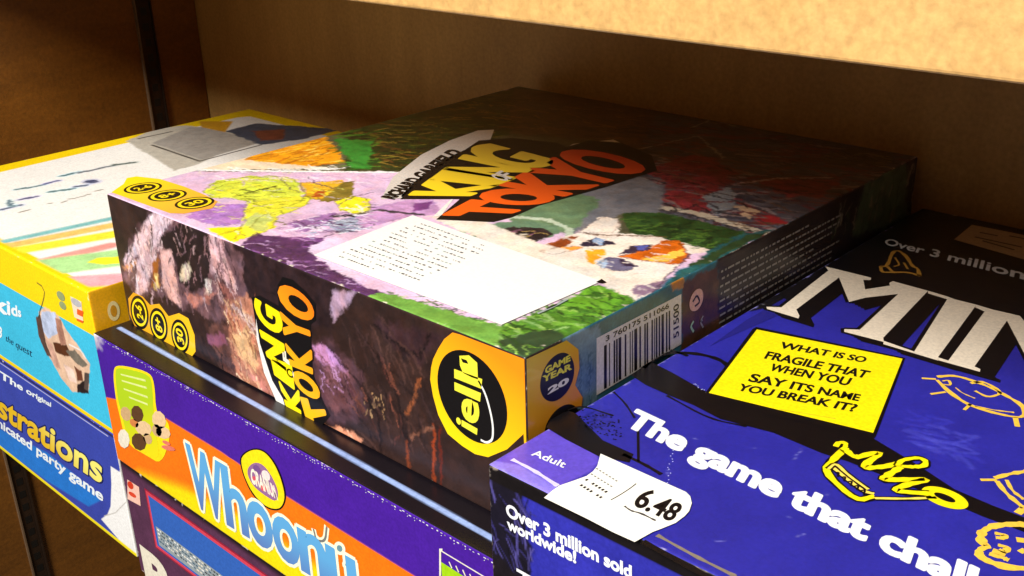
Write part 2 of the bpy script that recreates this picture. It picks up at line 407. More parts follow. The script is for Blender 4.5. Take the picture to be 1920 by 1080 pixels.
    p.brush([(1225, 205), (1724, 290), (1460, 455), (1250, 430), (1190, 300)], [(120, 30, 40), (40, 36, 44), (96, 92, 104), (60, 50, 60), (140, 120, 116), (80, 26, 34), (28, 24, 30), (110, 80, 60)], 420, 12, 1.1, .25, 210, op=.9)
    p.brush([(930, 175), (1250, 205), (1240, 290), (960, 250)], [(60, 44, 34), (40, 30, 26), (90, 66, 40)], 120, 14, 1.2, .2, 211)
    far = np.clip((p.V-150)/60+(p.U-120)/260, 0, 1)[..., None]; p.C = p.C*(1-.35*far)  # far art darkened to deepen the shade under the upper shelf
    # middle right: grey green dome, deep green field
    p.poly(z4((900, 660), (1060, 570), (1300, 470), (1500, 450), (1686, 520), (1686, 660), (1500, 660), (1240, 770)), (120, 120, 126), 1.5, .3, 1, 17)
    p.poly(z4((930, 680), (1080, 580), (1240, 545), (1390, 590), (1300, 700), (1240, 760), (1000, 720)), (104, 132, 96), 1.2, .35, .8, 18)
    p.poly([(1165, 400), (1240, 398), (1420, 440), (1385, 475), (1345, 472), (1180, 440)], (46, 76, 34), 1, .6, .8, 19)
    p.brush([(1170, 405), (1400, 440), (1370, 470), (1200, 440)], [(30, 52, 26), (84, 120, 44), (20, 34, 20)], 60, 8, 1.1, .9, 19)
    p.stroke(z4((690, 760), (800, 700), (960, 676), (1130, 690), (1230, 735), (1240, 770)), 3.2, (186, 200, 176), .8)
    p.poly(z4((720, 770), (820, 715), (980, 692), (1120, 705), (1200, 745), (1100, 790), (1000, 830), (880, 800)), (104, 134, 104), .8, .3, .6, 20)
    p.poly(z4((850, 745), (960, 725), (1100, 735), (1160, 760), (1060, 800), (1010, 830), (940, 790)), (48, 38, 40), .7, .5, .8, 21)
    p.brush(z4((860, 745), (1130, 735), (1020, 820)), [(190, 160, 90), (150, 100, 120), (30, 24, 26), (216, 206, 190)], 18, 6, 1, .9, 22)
    # cream and orange area (left abstract)
    p.poly(c6((200, 350), (560, 215), (720, 100), (850, 110), (850, 220), (1050, 235), (1170, 262), (1290, 280), (1543, 352), (1360, 372), (1300, 440), (1210, 520), (1130, 620), (940, 760), (760, 600), (700, 560)), (240, 226, 212), .8, .08, .4, 23)
    p.poly(c6((940, 605), (1200, 560), (1290, 500), (1260, 620), (1100, 640), (980, 690)), (140, 112, 136), 1, .25, .6, 24)
    p.poly(c6((1290, 470), (1440, 430), (1543, 360), (1543, 560), (1290, 640), (1200, 700), (840, 830), (960, 720), (1180, 600)), (40, 104, 124), 1.2, .4, 1, 25)
    p.poly(c6((240, 340), (420, 270), (560, 235), (470, 320), (340, 375)), (150, 72, 30), .8, .6, .8, 26)
    p.poly(c6((270, 350), (430, 320), (600, 312), (560, 340), (380, 375)), (244, 158, 60), .7, .2, .5, 27)
    p.poly(c6((620, 335), (745, 335), (740, 385), (690, 410), (680, 470), (610, 460)), (246, 166, 38), .6, .25, .4, 28)
    p.poly(c6((850, 390), (1000, 350), (1180, 275), (1290, 275), (1360, 370), (1340, 420), (1250, 450), (1130, 430), (960, 410)), (206, 98, 18), .7, .45, .6, 29)
    p.poly(c6((1020, 410), (1200, 370), (1300, 330), (1330, 370), (1200, 425), (1100, 420)), (250, 196, 76), .8, .15, .6, 30)
    p.poly(c6((580, 290), (680, 258), (800, 280), (830, 300), (700, 318), (590, 318)), (44, 36, 56), .5, .3, .3, 31)
    p.poly(c6((660, 262), (750, 262), (740, 305), (680, 300)), (150, 176, 214), .5, .1)
    p.poly(c6((850, 375), (950, 310), (1090, 300), (1080, 345), (930, 365)), (60, 44, 60), .5, .3, .3, 32)
    p.poly(c6((980, 310), (1060, 308), (1050, 345), (985, 340)), (84, 88, 160), .5, .1)
    p.poly(c6((700, 440), (780, 395), (930, 420), (980, 465), (900, 490), (740, 488)), (110, 104, 132), .6, .3, .4, 33)
    p.poly(c6((840, 410), (930, 425), (975, 465), (880, 455)), (50, 34, 60), .6, .2)
    p.poly(c6((700, 420), (760, 410), (760, 480), (700, 465)), (176, 198, 226), .8, .1)
    p.stroke(c6((410, 412), (540, 440), (640, 480), (720, 490)), 1.0, (110, 84, 76), .6)
    p.stroke(c6((600, 215), (700, 235), (840, 235), (1180, 250)), .9, (110, 66, 36), .6)
    # near green strip
    p.poly([(690, 545), (850, 586), (940, 613), (1125, 533), (1190, 565), (1100, 642), (985, 676), (850, 630)], (78, 128, 40), .8, .5, .8, 34)
    p.poly(c6((420, 740), (620, 600), (760, 600), (900, 700), (760, 800), (500, 830)), (104, 164, 44), 1.2, .35, 1, 35)
    p.brush([(700, 550), (940, 613), (1125, 540), (1180, 575), (985, 672), (860, 630)], [(44, 80, 30), (120, 176, 60), (60, 108, 38), (150, 190, 110), (30, 52, 28), (84, 140, 48)], 150, 12, 1.2, .12, 36)
    p.poly([(930, 640), (1040, 615), (1060, 640), (985, 672)], (48, 72, 44), 1, .4, 1, 37)
    # near left: loose lilac, lime and purple strokes
    p.poly(z3((330, 300), (560, 290), (900, 285), (1180, 300), (1349, 300), (1349, 420), (900, 440), (560, 430), (350, 380)), (226, 190, 220), 1, .14, .8, 38)
    p.poly(z3((490, 370), (560, 320), (760, 295), (930, 300), (990, 350), (1010, 420), (860, 470), (760, 440), (640, 410), (520, 410)), (216, 226, 70), 1, .3, 1.2, 39)
    p.poly(z3((980, 330), (1190, 320), (1240, 345), (1130, 420), (1010, 410)), (232, 178, 40), .8, .3, .7, 40)
    p.brush(z3((500, 370), (760, 300), (1000, 330), (1180, 330), (1110, 420), (760, 440)), [(150, 150, 40), (240, 240, 90), (250, 230, 40), (180, 180, 90), (90, 84, 30), (200, 214, 80)], 60, 9, .9, .2, 41)
    p.stroke(z3((700, 385), (760, 370), (860, 350)), 1.1, (40, 36, 20), .5)
    p.poly(z3((700, 440), (860, 410), (960, 400), (1060, 400), (960, 470), (860, 500), (850, 560), (740, 600), (640, 630), (520, 565), (690, 550)), (236, 232, 60), .8, .25, .7, 42)
    p.poly(z3((690, 520), (760, 480), (850, 500), (800, 580), (720, 560)), (196, 206, 110), .8, .25, .7, 43)
    p.poly(z3((500, 560), (690, 555), (700, 610), (640, 635)), (252, 232, 24), .6, .1)
    p.poly(z3((400, 500), (560, 440), (710, 440), (680, 540), (560, 550), (470, 530)), (176, 122, 196), .8, .25, .4, 44)
    p.brush(z3((400, 500), (560, 440), (710, 440), (680, 540), (500, 540)), [(150, 96, 176), (200, 150, 214)], 36, 9, .7, .1, 45)
    p.poly(z3((850, 560), (950, 500), (1150, 470), (1240, 440), (1349, 420), (1349, 560), (1150, 600), (1000, 610), (870, 600)), (214, 176, 208), .8, .25, .6, 46)
    p.poly(z3((900, 540), (1160, 480), (1150, 530), (1000, 580)), (150, 104, 160), .7, .5, .5, 47)
    p.poly(z3((690, 640), (860, 600), (1080, 610), (1120, 640), (980, 700), (880, 700), (700, 700)), (112, 62, 120), .8, .55, .8, 48)
    p.poly(z3((700, 690), (980, 690), (1180, 760), (1160, 840), (1000, 800), (860, 740)), (96, 50, 104), .8, .7, .8, 49)
    p.brush(z3((690, 650), (1100, 600), (1180, 800), (860, 740)), [(150, 90, 160), (70, 34, 76), (190, 140, 196), (54, 26, 56)], 70, 9, .9, .15, 50)
    p.poly(z3((1010, 660), (1160, 600), (1240, 640), (1240, 860), (1170, 800)), (224, 200, 226), .8, .2, .5, 51)
    p.poly(z3((1100, 540), (1220, 510), (1349, 480), (1349, 560), (1180, 590)), (150, 160, 180), .8, .5, .5, 52)
    p.stroke(z3((1140, 500), (1260, 500), (1349, 475)), 2.2, (34, 30, 34), .6)
    p.poly(z4((180, 640), (460, 590), (560, 590), (600, 660), (420, 680), (200, 740)), (196, 150, 200), .8, .4, .6, 53)
    p.poly(z4((470, 610), (560, 600), (530, 640), (460, 650)), (124, 64, 130), .8, .4)
    p.poly(z4((80, 590), (170, 570), (250, 590), (250, 640), (180, 665), (90, 640)), (238, 232, 40), .7, .3, .6, 54)
    p.stroke(z4((80, 675), (180, 665), (280, 640), (350, 650), (500, 665)), 2.2, (60, 54, 60), .8)
    p.stroke([(338, 318), (520, 321), (745, 323)], 2.2, (255, 255, 252), .4)
    p.brush(z3((350, 300), (1349, 290), (1349, 330), (500, 330)), [(240, 216, 236), (206, 166, 210), (250, 236, 246)], 50, 12, .8, .05, 141)
    p.brush(z3((850, 560), (1349, 420), (1349, 560), (900, 600)), [(150, 110, 160), (236, 214, 236), (120, 80, 130), (250, 240, 250)], 60, 7, .7, .5, 142)
    p.brush([(690, 545), (985, 676), (1125, 540), (1190, 570)], [(160, 200, 90), (36, 70, 26), (110, 160, 50), (60, 96, 40)], 70, 9, .6, .1, 143, op=1)
    p.brush(c6((250, 340), (560, 215), (1300, 280), (1360, 372), (1130, 620), (940, 760)), [(250, 240, 230), (226, 206, 190), (244, 230, 220)], 60, 6, .7, .4, 144)
    p.brush(c6((860, 120), (1450, 260), (1440, 330), (1200, 240)), [(30, 50, 22), (90, 130, 50), (60, 90, 40)], 50, 6, .6, .9, 145)
    for pts in (((500, 380), (600, 340), (680, 330)), ((640, 400), (760, 380), (880, 340), (960, 350)), ((700, 470), (850, 430), (1000, 420)), ((520, 345), (680, 305), (880, 300)), ((720, 560), (780, 500), (850, 480)), ((1010, 400), (1110, 380), (1200, 330)), ((560, 600), (680, 560))):
        p.stroke(z3(*pts), .7, (120, 120, 30), .5, op=.8)
    p.poly([(446, 462), (480, 436), (560, 452), (600, 492), (690, 538), (790, 572), (800, 604), (700, 566)], (84, 46, 92), .8, .6, .6, 260)
    p.brush([(446, 462), (490, 440), (600, 492), (690, 540), (690, 562)], [(140, 90, 150), (50, 26, 54), (200, 160, 206), (70, 40, 60)], 60, 7, .8, .2, 261)
    p.poly([(690, 556), (720, 548), (850, 586), (940, 612), (930, 650), (840, 622)], (110, 160, 66), .8, .4, .6, 262)
    p.poly([(800, 405), (880, 402), (990, 448), (1060, 470), (1140, 505), (1128, 532), (1000, 490)], (238, 224, 208), .8, .15, .6, 263)
    p.poly([(1190, 580), (1236, 548), (1262, 520), (1330, 470), (1390, 438), (1450, 430), (1300, 516)], (36, 84, 84), .9, .5, .8, 264)
    p.poly([(1290, 500), (1400, 440), (1440, 436), (1330, 492)], (44, 66, 36), .9, .5, .8, 265)
    INKC = (60, 44, 34)
    def outline(pts, w=.55, c=INKC, op=.75):
        q = f.uv(pts); q = np.vstack([q, q[:1]])
        for _ in range(2): q = np.vstack([q[:1]]+[np.stack([a*.75+b*.25, a*.25+b*.75]) for a, b in zip(q[:-1], q[1:])]+[q[-1:]])
        p.stroke(q, w, c, .45, True, op, .5)
    outline(z3((490, 370), (560, 320), (760, 295), (930, 300), (990, 350), (1010, 420), (860, 470), (760, 440), (640, 410), (520, 410)), .6, (110, 112, 30))
    outline(z3((980, 330), (1190, 320), (1240, 345), (1130, 420), (1010, 410)), .6, (120, 84, 20)); outline(z3((640, 385), (720, 350), (830, 345), (880, 370), (800, 400), (700, 405)), .5, (90, 92, 20)); outline(z3((540, 365), (600, 345), (650, 352), (610, 380)), .5, (130, 130, 60))
    outline(z3((700, 440), (960, 400), (1060, 400), (960, 470), (860, 500), (850, 560), (740, 600), (640, 630), (690, 555)), .6, (140, 130, 30))
    outline(z3((400, 500), (560, 440), (710, 440), (680, 540), (560, 550), (470, 530)), .4, (120, 70, 140), .5)
    outline(z4((80, 590), (170, 570), (250, 590), (250, 640), (180, 665), (90, 640)), .6, (110, 104, 20))
    outline(c6((850, 390), (1000, 350), (1180, 275), (1290, 275), (1360, 370), (1340, 420), (1250, 450), (1130, 430), (960, 410)), .6, (110, 50, 10))
    outline(c6((560, 215), (720, 100), (850, 110), (850, 220)), .5, (120, 90, 80), .6); outline(c6((270, 350), (430, 320), (600, 312), (560, 340), (380, 375)), .5, (120, 60, 20), .6)
    outline(c6((700, 440), (780, 395), (930, 420), (980, 465), (900, 490), (740, 488)), .5, (50, 40, 60))
    p.stroke(c6((1130, 620), (1210, 520), (1300, 440), (1360, 372)), .7, (90, 70, 90), .5); p.stroke(c6((940, 760), (1130, 620)), .6, (90, 70, 90), .5)
    for pts in (((1020, 300), (1060, 340), (1120, 350)), ((880, 310), (930, 360), (980, 380)), ((1040, 330), (1150, 360), (1200, 345)), ((1180, 440), (1250, 400), (1349, 380)), ((950, 520), (1050, 560), (1150, 520)), ((700, 660), (860, 650), (1000, 690)), ((720, 620), (820, 640), (900, 620)), ((880, 780), (960, 740), (1100, 760)), ((1060, 620), (1150, 590), (1220, 560))):
        p.stroke(z3(*pts), .8, (70, 36, 76), .5, op=.8)
    p.poly(z3((1060, 375), (1110, 365), (1105, 400), (1040, 405)), (190, 90, 30), .6, .4, .4, 230)
    p.poly(z3((1190, 330), (1260, 320), (1240, 400), (1130, 430), (1080, 425)), (130, 110, 40), .8, .5, .6, 231)
    p.brush(z3((960, 560), (1349, 440), (1349, 560), (1000, 620)), [(90, 50, 100), (60, 34, 70), (190, 200, 220), (250, 240, 250)], 50, 5, .8, .6, 232, op=.9)
    p.brush([(215, 360), (640, 322), (760, 330), (740, 400), (600, 470), (420, 440)], [(236, 214, 236), (200, 150, 206), (250, 238, 248), (176, 130, 186)], 50, 8, .6, .3, 220, op=.7)
    p.brush(z3((500, 370), (760, 300), (1240, 330), (1110, 420), (860, 560), (640, 620)), [(250, 244, 60), (150, 150, 50), (220, 220, 110), (110, 104, 40)], 60, 6, .6, .4, 221, op=.9)
    p.mottle(.22, .16); p.smudge(.75, .5, 0); p.grain(.12); p.wear(f.w, f.h, .40, (216, 204, 186), 3)
def kt_front(p):
    f = p.f; p.C[:] = lin((48, 30, 27)); p.mix(np.nonzero(p.U > -1), np.ones(p.U.size), (50, 32, 28), .5, 61, .07)
    P = lambda pts, c, v=.5, r=.5, s=1, soft=1.6: p.poly(pts, c, soft, v, r, s)
    P(z3((600, 590), (700, 620), (1160, 840), (1140, 1080), (700, 1080), (690, 780)), (44, 28, 30), .6, 1, 2, 3)
    P(z3((95, 700), (150, 560), (235, 480), (420, 520), (560, 560), (680, 700), (720, 1000), (560, 1040), (420, 960), (380, 960), (300, 900), (150, 900), (80, 800)), (104, 74, 80), .8, 1.4, 160, 2.5)
    P(z3((275, 600), (380, 530), (520, 570), (530, 760), (500, 870), (430, 890), (370, 830), (340, 700), (285, 660)), (40, 27, 27), .5, .7, 161, 1.2)
    P(f1((480, 330), (700, 330), (860, 760), (760, 780), (560, 560)), (96, 62, 56), .8, 1.4, 162, 2.5)
    P(f1((960, 420), (1080, 400), (1230, 560), (1260, 760), (1120, 830), (1000, 760)), (74, 48, 54), .8, 1.4, 163, 3)
    P(z3((190, 535), (235, 480), (330, 520), (275, 600), (265, 680), (170, 690), (90, 760), (85, 720), (150, 600)), (222, 190, 198), .25)
    P(z3((170, 690), (262, 660), (240, 740), (200, 880), (150, 900), (150, 800)), (214, 178, 184), .25, .6, 2)
    P(z3((270, 660), (330, 680), (345, 780), (380, 960), (330, 930), (285, 860)), (214, 166, 160), .3, .4, 3)
    P(z3((235, 740), (262, 700), (270, 850), (245, 875), (228, 860)), (150, 86, 30), .3); P(z3((243, 800), (262, 790), (262, 860), (240, 870)), (240, 206, 130), .2)
    P(z3((80, 750), (150, 730), (130, 770), (90, 775)), (210, 140, 90), .5)
    P(z3((385, 750), (415, 725), (430, 780), (410, 820), (375, 820)), (216, 200, 176), .3)
    P(z3((520, 560), (590, 620), (600, 700), (625, 760), (665, 870), (560, 800), (520, 780)), (204, 158, 162), .55, .7, 4)
    P(z3((530, 800), (600, 850), (680, 900), (720, 930), (735, 1000), (600, 960), (590, 900)), (140, 88, 84), .5, .8, 5)
    P(z3((390, 890), (480, 900), (560, 880), (520, 930), (440, 960)), (186, 120, 108), .5, .5, 6)
    P(z3((495, 820), (530, 830), (525, 880), (500, 890)), (220, 200, 190), .3)
    P(f1((570, 225), (680, 190), (720, 240), (740, 420), (790, 600), (880, 800), (770, 740), (660, 650), (600, 480), (590, 380)), (188, 124, 100), .5, .8, 7)
    P(f1((600, 380), (680, 340), (730, 520), (720, 560), (640, 480)), (224, 178, 130), .3, .8, 8)
    P(f1((600, 235), (700, 290), (740, 420), (700, 360)), (224, 196, 190), .3, .4, 9)
    P(f1((680, 560), (740, 590), (830, 710), (880, 770), (760, 700)), (196, 128, 118), .4, .5, 10)
    P(f1((480, 380), (560, 375), (580, 420), (540, 440), (490, 420)), (140, 84, 108), .3, .4, 11)
    P(f1((1090, 170), (1200, 170), (1160, 240), (1090, 320), (1085, 260)), (172, 140, 162), .35, .5, 12)
    P(f1((1000, 480), (1100, 470), (1180, 560), (1210, 660), (1180, 740), (1100, 760), (1040, 680)), (104, 66, 72), .4, .8, 13)
    P(f1((990, 430), (1040, 430), (1110, 480), (1160, 560), (1060, 530), (1010, 490)), (196, 140, 196), .35, .5, 14)
    P(f1((1030, 820), (1120, 820), (1240, 880), (1210, 950), (1130, 940), (1060, 880)), (226, 152, 120), .35, .6, 15)
    P(f2((180, 590), (260, 590), (300, 650), (220, 640)), (150, 90, 80), .4, .5, 16)
    P(f2((220, 0), (520, 60), (420, 200), (330, 130)), (58, 36, 40), .4, 1, 17, 3)
    for k, (a, b) in enumerate(((((480, 450), (480, 720)), 1.4), (((505, 455), (510, 640), (505, 760)), 1.0), (((365, 510), (375, 640)), 1.3), (((420, 250), (400, 330), (365, 400)), 1.2), (((385, 500), (430, 465), (480, 455)), .9))):
        p.stroke(f2(*a), b, ((150, 60, 24), (110, 36, 18), (130, 60, 30), (150, 84, 50), (140, 90, 70))[k], 1.0, op=.85)
    for a in (((150, 30), (260, 180), (330, 330), (360, 500)), ((230, 20), (300, 90), (420, 160), (460, 60)), ((60, 150), (160, 260), (250, 420), (260, 570))):
        p.stroke(f2(*a), 1.0, (24, 14, 14), 1.2)
    p.brush(f2((150, 150), (330, 250), (380, 500), (250, 560), (100, 380)), [(90, 50, 44), (30, 18, 18), (120, 70, 56)], 26, 12, .9, 2.1, 5)
    p.brush(f1((330, 420), (560, 440), (620, 620), (480, 520)), [(70, 40, 34), (30, 20, 18)], 20, 10, 1, 2.4, 6)
    r = random.Random(2)
    for _ in range(26):
        q = f.uv(f2((r.uniform(190, 270), r.uniform(300, 420))))[0]; p.stroke([q, q+(0, r.uniform(.4, 1.6))], .5, (170, 130, 90), .4, True)
    p.brush(z3((190, 535), (235, 480), (330, 520), (265, 680), (150, 900), (90, 760)), [(244, 224, 228), (180, 140, 150), (236, 206, 206)], 46, 7, .8, 1.3, 151)
    p.brush(f1((570, 225), (720, 240), (790, 600), (880, 800), (660, 650)), [(230, 180, 140), (150, 90, 70), (244, 214, 180), (120, 66, 52)], 60, 9, .9, 2.0, 152)
    p.brush(f1((1000, 440), (1160, 560), (1210, 660), (1040, 680)), [(150, 100, 120), (90, 50, 60), (200, 150, 200), (60, 34, 40)], 50, 6, .7, 2.2, 153)
    p.brush(z3((520, 560), (600, 640), (665, 870), (540, 800)), [(230, 190, 190), (110, 70, 74), (60, 36, 40)], 30, 6, .7, 2.0, 154)
    p.brush(f1((1030, 820), (1240, 880), (1130, 940)), [(246, 190, 160), (190, 110, 84)], 14, 6, .8, 2.8, 155)
    p.brush(f2((60, 20), (500, 60), (460, 500), (200, 560)), [(70, 46, 44), (34, 22, 22), (84, 56, 50)], 60, 14, .9, 2.0, 156, op=.6)
    p.brush(z3((95, 700), (235, 480), (560, 560), (700, 1000), (400, 960), (150, 900)), [(150, 112, 118), (70, 46, 50), (196, 160, 162), (44, 28, 30), (124, 90, 96)], 130, 7, .8, 1.5, 240, op=.75)
    p.brush(f1((560, 225), (760, 240), (860, 780), (640, 660)), [(150, 100, 80), (84, 52, 46), (210, 164, 130)], 60, 7, .8, 2.0, 241, op=.7)
    for k_, (a_, b_) in enumerate((((300, 560), (245, 700)), ((345, 690), (385, 900)), ((540, 590), (640, 860)), ((600, 640), (655, 800)), ((130, 640), (100, 740)))): p.stroke(z3(a_, b_), .7, (40, 24, 28), .6, op=.8)
    p.mottle(.4, .2, 63); p.smudge(.7, .5, 0); p.grain(.12); p.wear(f.w, f.h, .22, (190, 170, 150), 8)
def kt_right(p):
    f = p.f; p.C[:] = lin((40, 32, 32)); p.mix(np.nonzero(p.U > -1), np.ones(p.U.size), (46, 36, 36), .4, 71, .07)
    p.poly([(1060, 625), (1285, 500), (1345, 480), (1340, 640), (1286, 760), (1040, 830)], (50, 104, 120), 2, .35, 1, 72)
    p.poly([(1060, 625), (1125, 610), (1120, 780), (1060, 800)], (110, 140, 156), 1.2, .25, .5, 73)
    r = random.Random(3)
    for i in range(9):
        a, b = f.uv([(1085+i*5, 660), (1085+i*5, 770)]); p.stroke([a, b], .35, (60, 96, 116), .4, True)
    p.poly([(1278, 530), (1345, 500), (1350, 640), (1278, 700)], (84, 54, 36), .8, .4, .4, 74)
    p.poly([(1262, 510), (1285, 500), (1283, 540), (1262, 545)], (176, 118, 50), .8, .3, .3, 75)
    p.poly([(1620, 340), (1700, 300), (1700, 420), (1600, 440)], (84, 104, 76), 3, .5, 2, 76)
    p.brush([(1560, 390), (1715, 310), (1715, 400), (1560, 440)], [(110, 110, 90), (150, 140, 120), (60, 80, 50)], 40, 10, 1.2, 1.5, 77)
    p.mottle(.3, .2, 66); p.smudge(.8, .5, 0, step=.6); p.grain(.08); p.wear(f.w, f.h, .28, (190, 180, 160), 12)
k = empty('monster_game_box', 'thick board game box with lilac and green art, white label on its lid', 'game box', 'board game boxes stacked on the shelf')
THING = k
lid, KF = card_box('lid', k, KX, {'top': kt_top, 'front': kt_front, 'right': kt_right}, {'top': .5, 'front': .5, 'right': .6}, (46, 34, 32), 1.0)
T, Fr, Rt = KF['top'], KF['front'], KF['right']
# title on the lid
d = Deco()
RW = printed((214, 206, 196)); WB = printed((238, 234, 226))
d.poly(T, z4((300, 590), (360, 480), (500, 370), (640, 300), (780, 250), (860, 246), (840, 300), (700, 380), (560, 470), (470, 540), (410, 585)), RW, 1)
d.poly(T, t5((545, 750), (640, 650), (840, 500), (1120, 370), (1440, 370), (1440, 560), (900, 770), (820, 880), (760, 890), (890, 765), (575, 765)), WB, 1)
d.poly(T, [(1020, 300), (1075, 270), (1150, 262), (1200, 285), (1110, 290)], RW, 1)
d.poly(T, [(750, 374), (795, 333), (850, 296), (898, 264), (960, 259), (1045, 268), (1062, 276), (1105, 264), (1165, 268), (1222, 292), (1232, 320), (1140, 350), (1010, 386), (960, 408), (925, 417), (818, 412), (862, 374)], BK, 2)
YO = grad(T, (250, 214, 34), (216, 180, 60), (800, 360), (1000, 285)); OR = grad(T, (244, 100, 20), (196, 62, 26), (890, 400), (1150, 300))
def letters(face, txt, BL, BR, TR, TL, mat, layer, bold, widths=None, d=d, fat=0.0):
    q = face.uv([BL, BR, TR, TL]); w = np.array(widths or [1]*len(txt), float); c = np.r_[0, np.cumsum(w)]/w.sum()
    for i, ch in enumerate(txt):
        a, b = c[i]+.008, c[i+1]-.008
        L = lambda t, A, B: A*(1-t)+B*t
        d.text(face, ch, [L(a, q[0], q[1]), L(b, q[0], q[1]), L(b, q[3], q[2]), L(a, q[3], q[2])], mat, layer, bold, mm=True, fat=fat)
letters(T, 'KING', (878, 367), (1040, 302), (912, 269), (776, 366), YO, 3, .03, [1.15, .6, 1.1, 1.1], fat=1.1)
letters(T, 'TOKYO', (936, 406), (1222, 312), (1090, 275), (838, 404), OR, 3, .03, [.9, 1, 1, 1, 1.1], fat=1.1)
letters(T, 'OF', (945, 341), (966, 331), (940, 321), (919, 331), RW, 4, .03)
d.text(T, 'RICHARD GARFIELD', [(738, 374), (868, 288), (846, 279), (716, 370)], BK, 2, .03, fat=.35)
d.build('title_lettering', THING, 'big yellow and orange block letters on black')
# yellow corner tag on the lid, with three icons
d = Deco(); YG = grad(T, (252, 226, 22), (244, 170, 60), (215, 350), (400, 385))
d.poly(T, [(209, 361), (232, 345), (238, 334), (256, 331), (300, 336), (345, 350), (385, 366), (408, 378), (398, 391), (345, 401), (318, 400)], YG, 1)
def icon(face, cx, cy, rx, ry, d, n, ring=YEL, core=BK, L=2):
    bl, br, tr, tl = (cx-rx, cy+ry), (cx+rx, cy+ry), (cx+rx, cy-ry), (cx-rx, cy-ry)
    d.ellipse(face, bl, br, tr, tl, core, L); d.ellipse(face, bl, br, tr, tl, ring, L+1, k=.8); d.ellipse(face, bl, br, tr, tl, core, L+2, k=.62)
    d.text(face, n, [(cx-rx*.36, cy+ry*.34), (cx+rx*.36, cy+ry*.34), (cx+rx*.36, cy-ry*.34), (cx-rx*.36, cy-ry*.34)], ring, L+3, .04)
c = T.uv([(268, 353), (314, 367), (365, 381)])
for i, (q, n) in enumerate(zip(c, ('2-6', '8+', '30'))):
    d.ellipse_uv(T, q, 8.4, 8.4, BK, 2); d.ellipse_uv(T, q, 7.2, 7.2, YEL, 3); d.ellipse_uv(T, q, 5.7, 5.7, BK, 4)
    d.text(T, n, [q+(2.4, -3.6), q+(2.4, 3.6), q+(-2.4, 3.6), q+(-2.4, -3.6)], YEL, 5, .03, mm=True)
d.build('corner_tag', THING, 'yellow corner tag with three black round icons')
# white label
d = Deco(); LB = [(588, 480), (940, 611), (1128, 529), (774, 405)]
q = T.uv(LB); d.poly_uv(T, q, WH, 8)
r = random.Random(11)
L2 = lambda a, b: (q[0]*(1-a)+q[1]*a)*(1-b)+(q[3]*(1-a)+q[2]*a)*b
DOT = printed((70, 72, 74)); LG = printed((150, 165, 160))
for j in range(13):
    b = .91-j*.068; t = .10 if j else .3
    x = .07+r.uniform(0, .02)
    while x < (.50 if j < 12 else .3):
        w = r.uniform(.004, .018)
        if r.random() < .8:
            h = .010+r.uniform(0, .008); d.poly_uv(T, [L2(x, b), L2(x+w, b), L2(x+w, b+h), L2(x, b+h)], DOT if r.random() < .7 else LG, 9)
        x += w+r.uniform(.004, .010)
d.poly(T, [(1117, 531), (1128, 525), (1137, 531), (1128, 533)], BK, 9)
d.stroke(T, [(1008, 590), (1040, 576), (1064, 563)], 1.0, LG, 9); d.stroke(T, [(1025, 581), (1044, 573)], .8, BK, 10)
d.build('white_label', THING, 'blank white paper label with small printed lines at its far end')
# front side: title, round icons, publisher badge
d = Deco()
YF = printed((250, 226, 10)); OF_ = grad(Fr, (252, 190, 24), (250, 110, 16), (530, 700), (600, 560))
def fq(*p): return f1(*p)
d.poly(Fr, f1((700, 200), (740, 190), (830, 240), (825, 140), (850, 100), (900, 115), (960, 170), (1010, 230), (1010, 310), (985, 330), (995, 560), (1040, 690), (1080, 770), (1020, 840), (960, 770), (900, 740), (850, 700), (770, 560), (730, 400)), BK, 1)
d.poly(Fr, f1((722, 300), (740, 420), (800, 600), (900, 770), (880, 800), (820, 700), (760, 560), (725, 400)), WB, 2)
def stack(face, txt, quads, mat, layer, d, bold=.05):
    for ch, qd in zip(txt, quads):
        if len(txt) > 2: d.text(face, ch, f1(*qd), BK, layer-.9, .02, fat=1.2)
        d.text(face, ch, f1(*qd), mat, layer, .02, fat=.55 if len(txt) > 2 else .2)
# letters read upwards: bottom left of a letter is at its lower right here
stack(Fr, 'KING', [((935, 760), (925, 660), (835, 600), (868, 715)), ((900, 622), (890, 545), (800, 505), (812, 560)), ((862, 545), (852, 430), (745, 365), (778, 480)), ((845, 385), (838, 280), (715, 205), (735, 310))], YF, 3, d)
stack(Fr, 'OF', [((905, 590), (900, 550), (868, 535), (872, 575)), ((882, 520), (878, 470), (850, 455), (855, 500))], CREAM, 3, d, .02)
stack(Fr, 'TOKYO', [((1062, 790), (1045, 715), (945, 690), (985, 830)), ((1030, 700), (1010, 600), (895, 545), (925, 640)), ((990, 560), (985, 465), (868, 420), (890, 520)), ((982, 410), (972, 330), (845, 280), (862, 370)), ((1002, 315), (985, 215), (838, 115), (845, 260))], OF_, 3, d)
d.build('side_title', THING, 'small vertical yellow and orange title reading upwards')
d = Deco()
d.poly(Fr, f1((105, 205), (130, 175), (175, 195), (210, 235), (255, 230), (300, 290), (350, 275), (395, 300), (425, 380), (430, 460), (400, 500), (330, 480), (220, 410), (140, 345), (112, 280)), grad(Fr, (226, 160, 30), (252, 196, 30), (250, 560), (340, 670)), 1)
for (cx, cy), n in zip(f1((160, 270), (252, 330), (356, 385)), ('2-6', '8+', '30')):
    qd = [(cx-17, cy+22), (cx+17, cy+40), (cx+17, cy-22), (cx-17, cy-38)]
    d.ellipse(Fr, *qd, BK, 2, k=1); d.ellipse(Fr, *qd, YEL, 3, k=.82); d.ellipse(Fr, *qd, BK, 4, k=.66)
    C_ = Fr.uv([(cx, cy)])[0]; d.text(Fr, n, [C_+(2.6, -3.4), C_+(2.6, 3.4), C_+(-2.6, 3.4), C_+(-2.6, -3.4)], YEL, 5, .03, mm=True)
d.build('round_icons', THING, 'three yellow and black round icons at the lower left of the front')
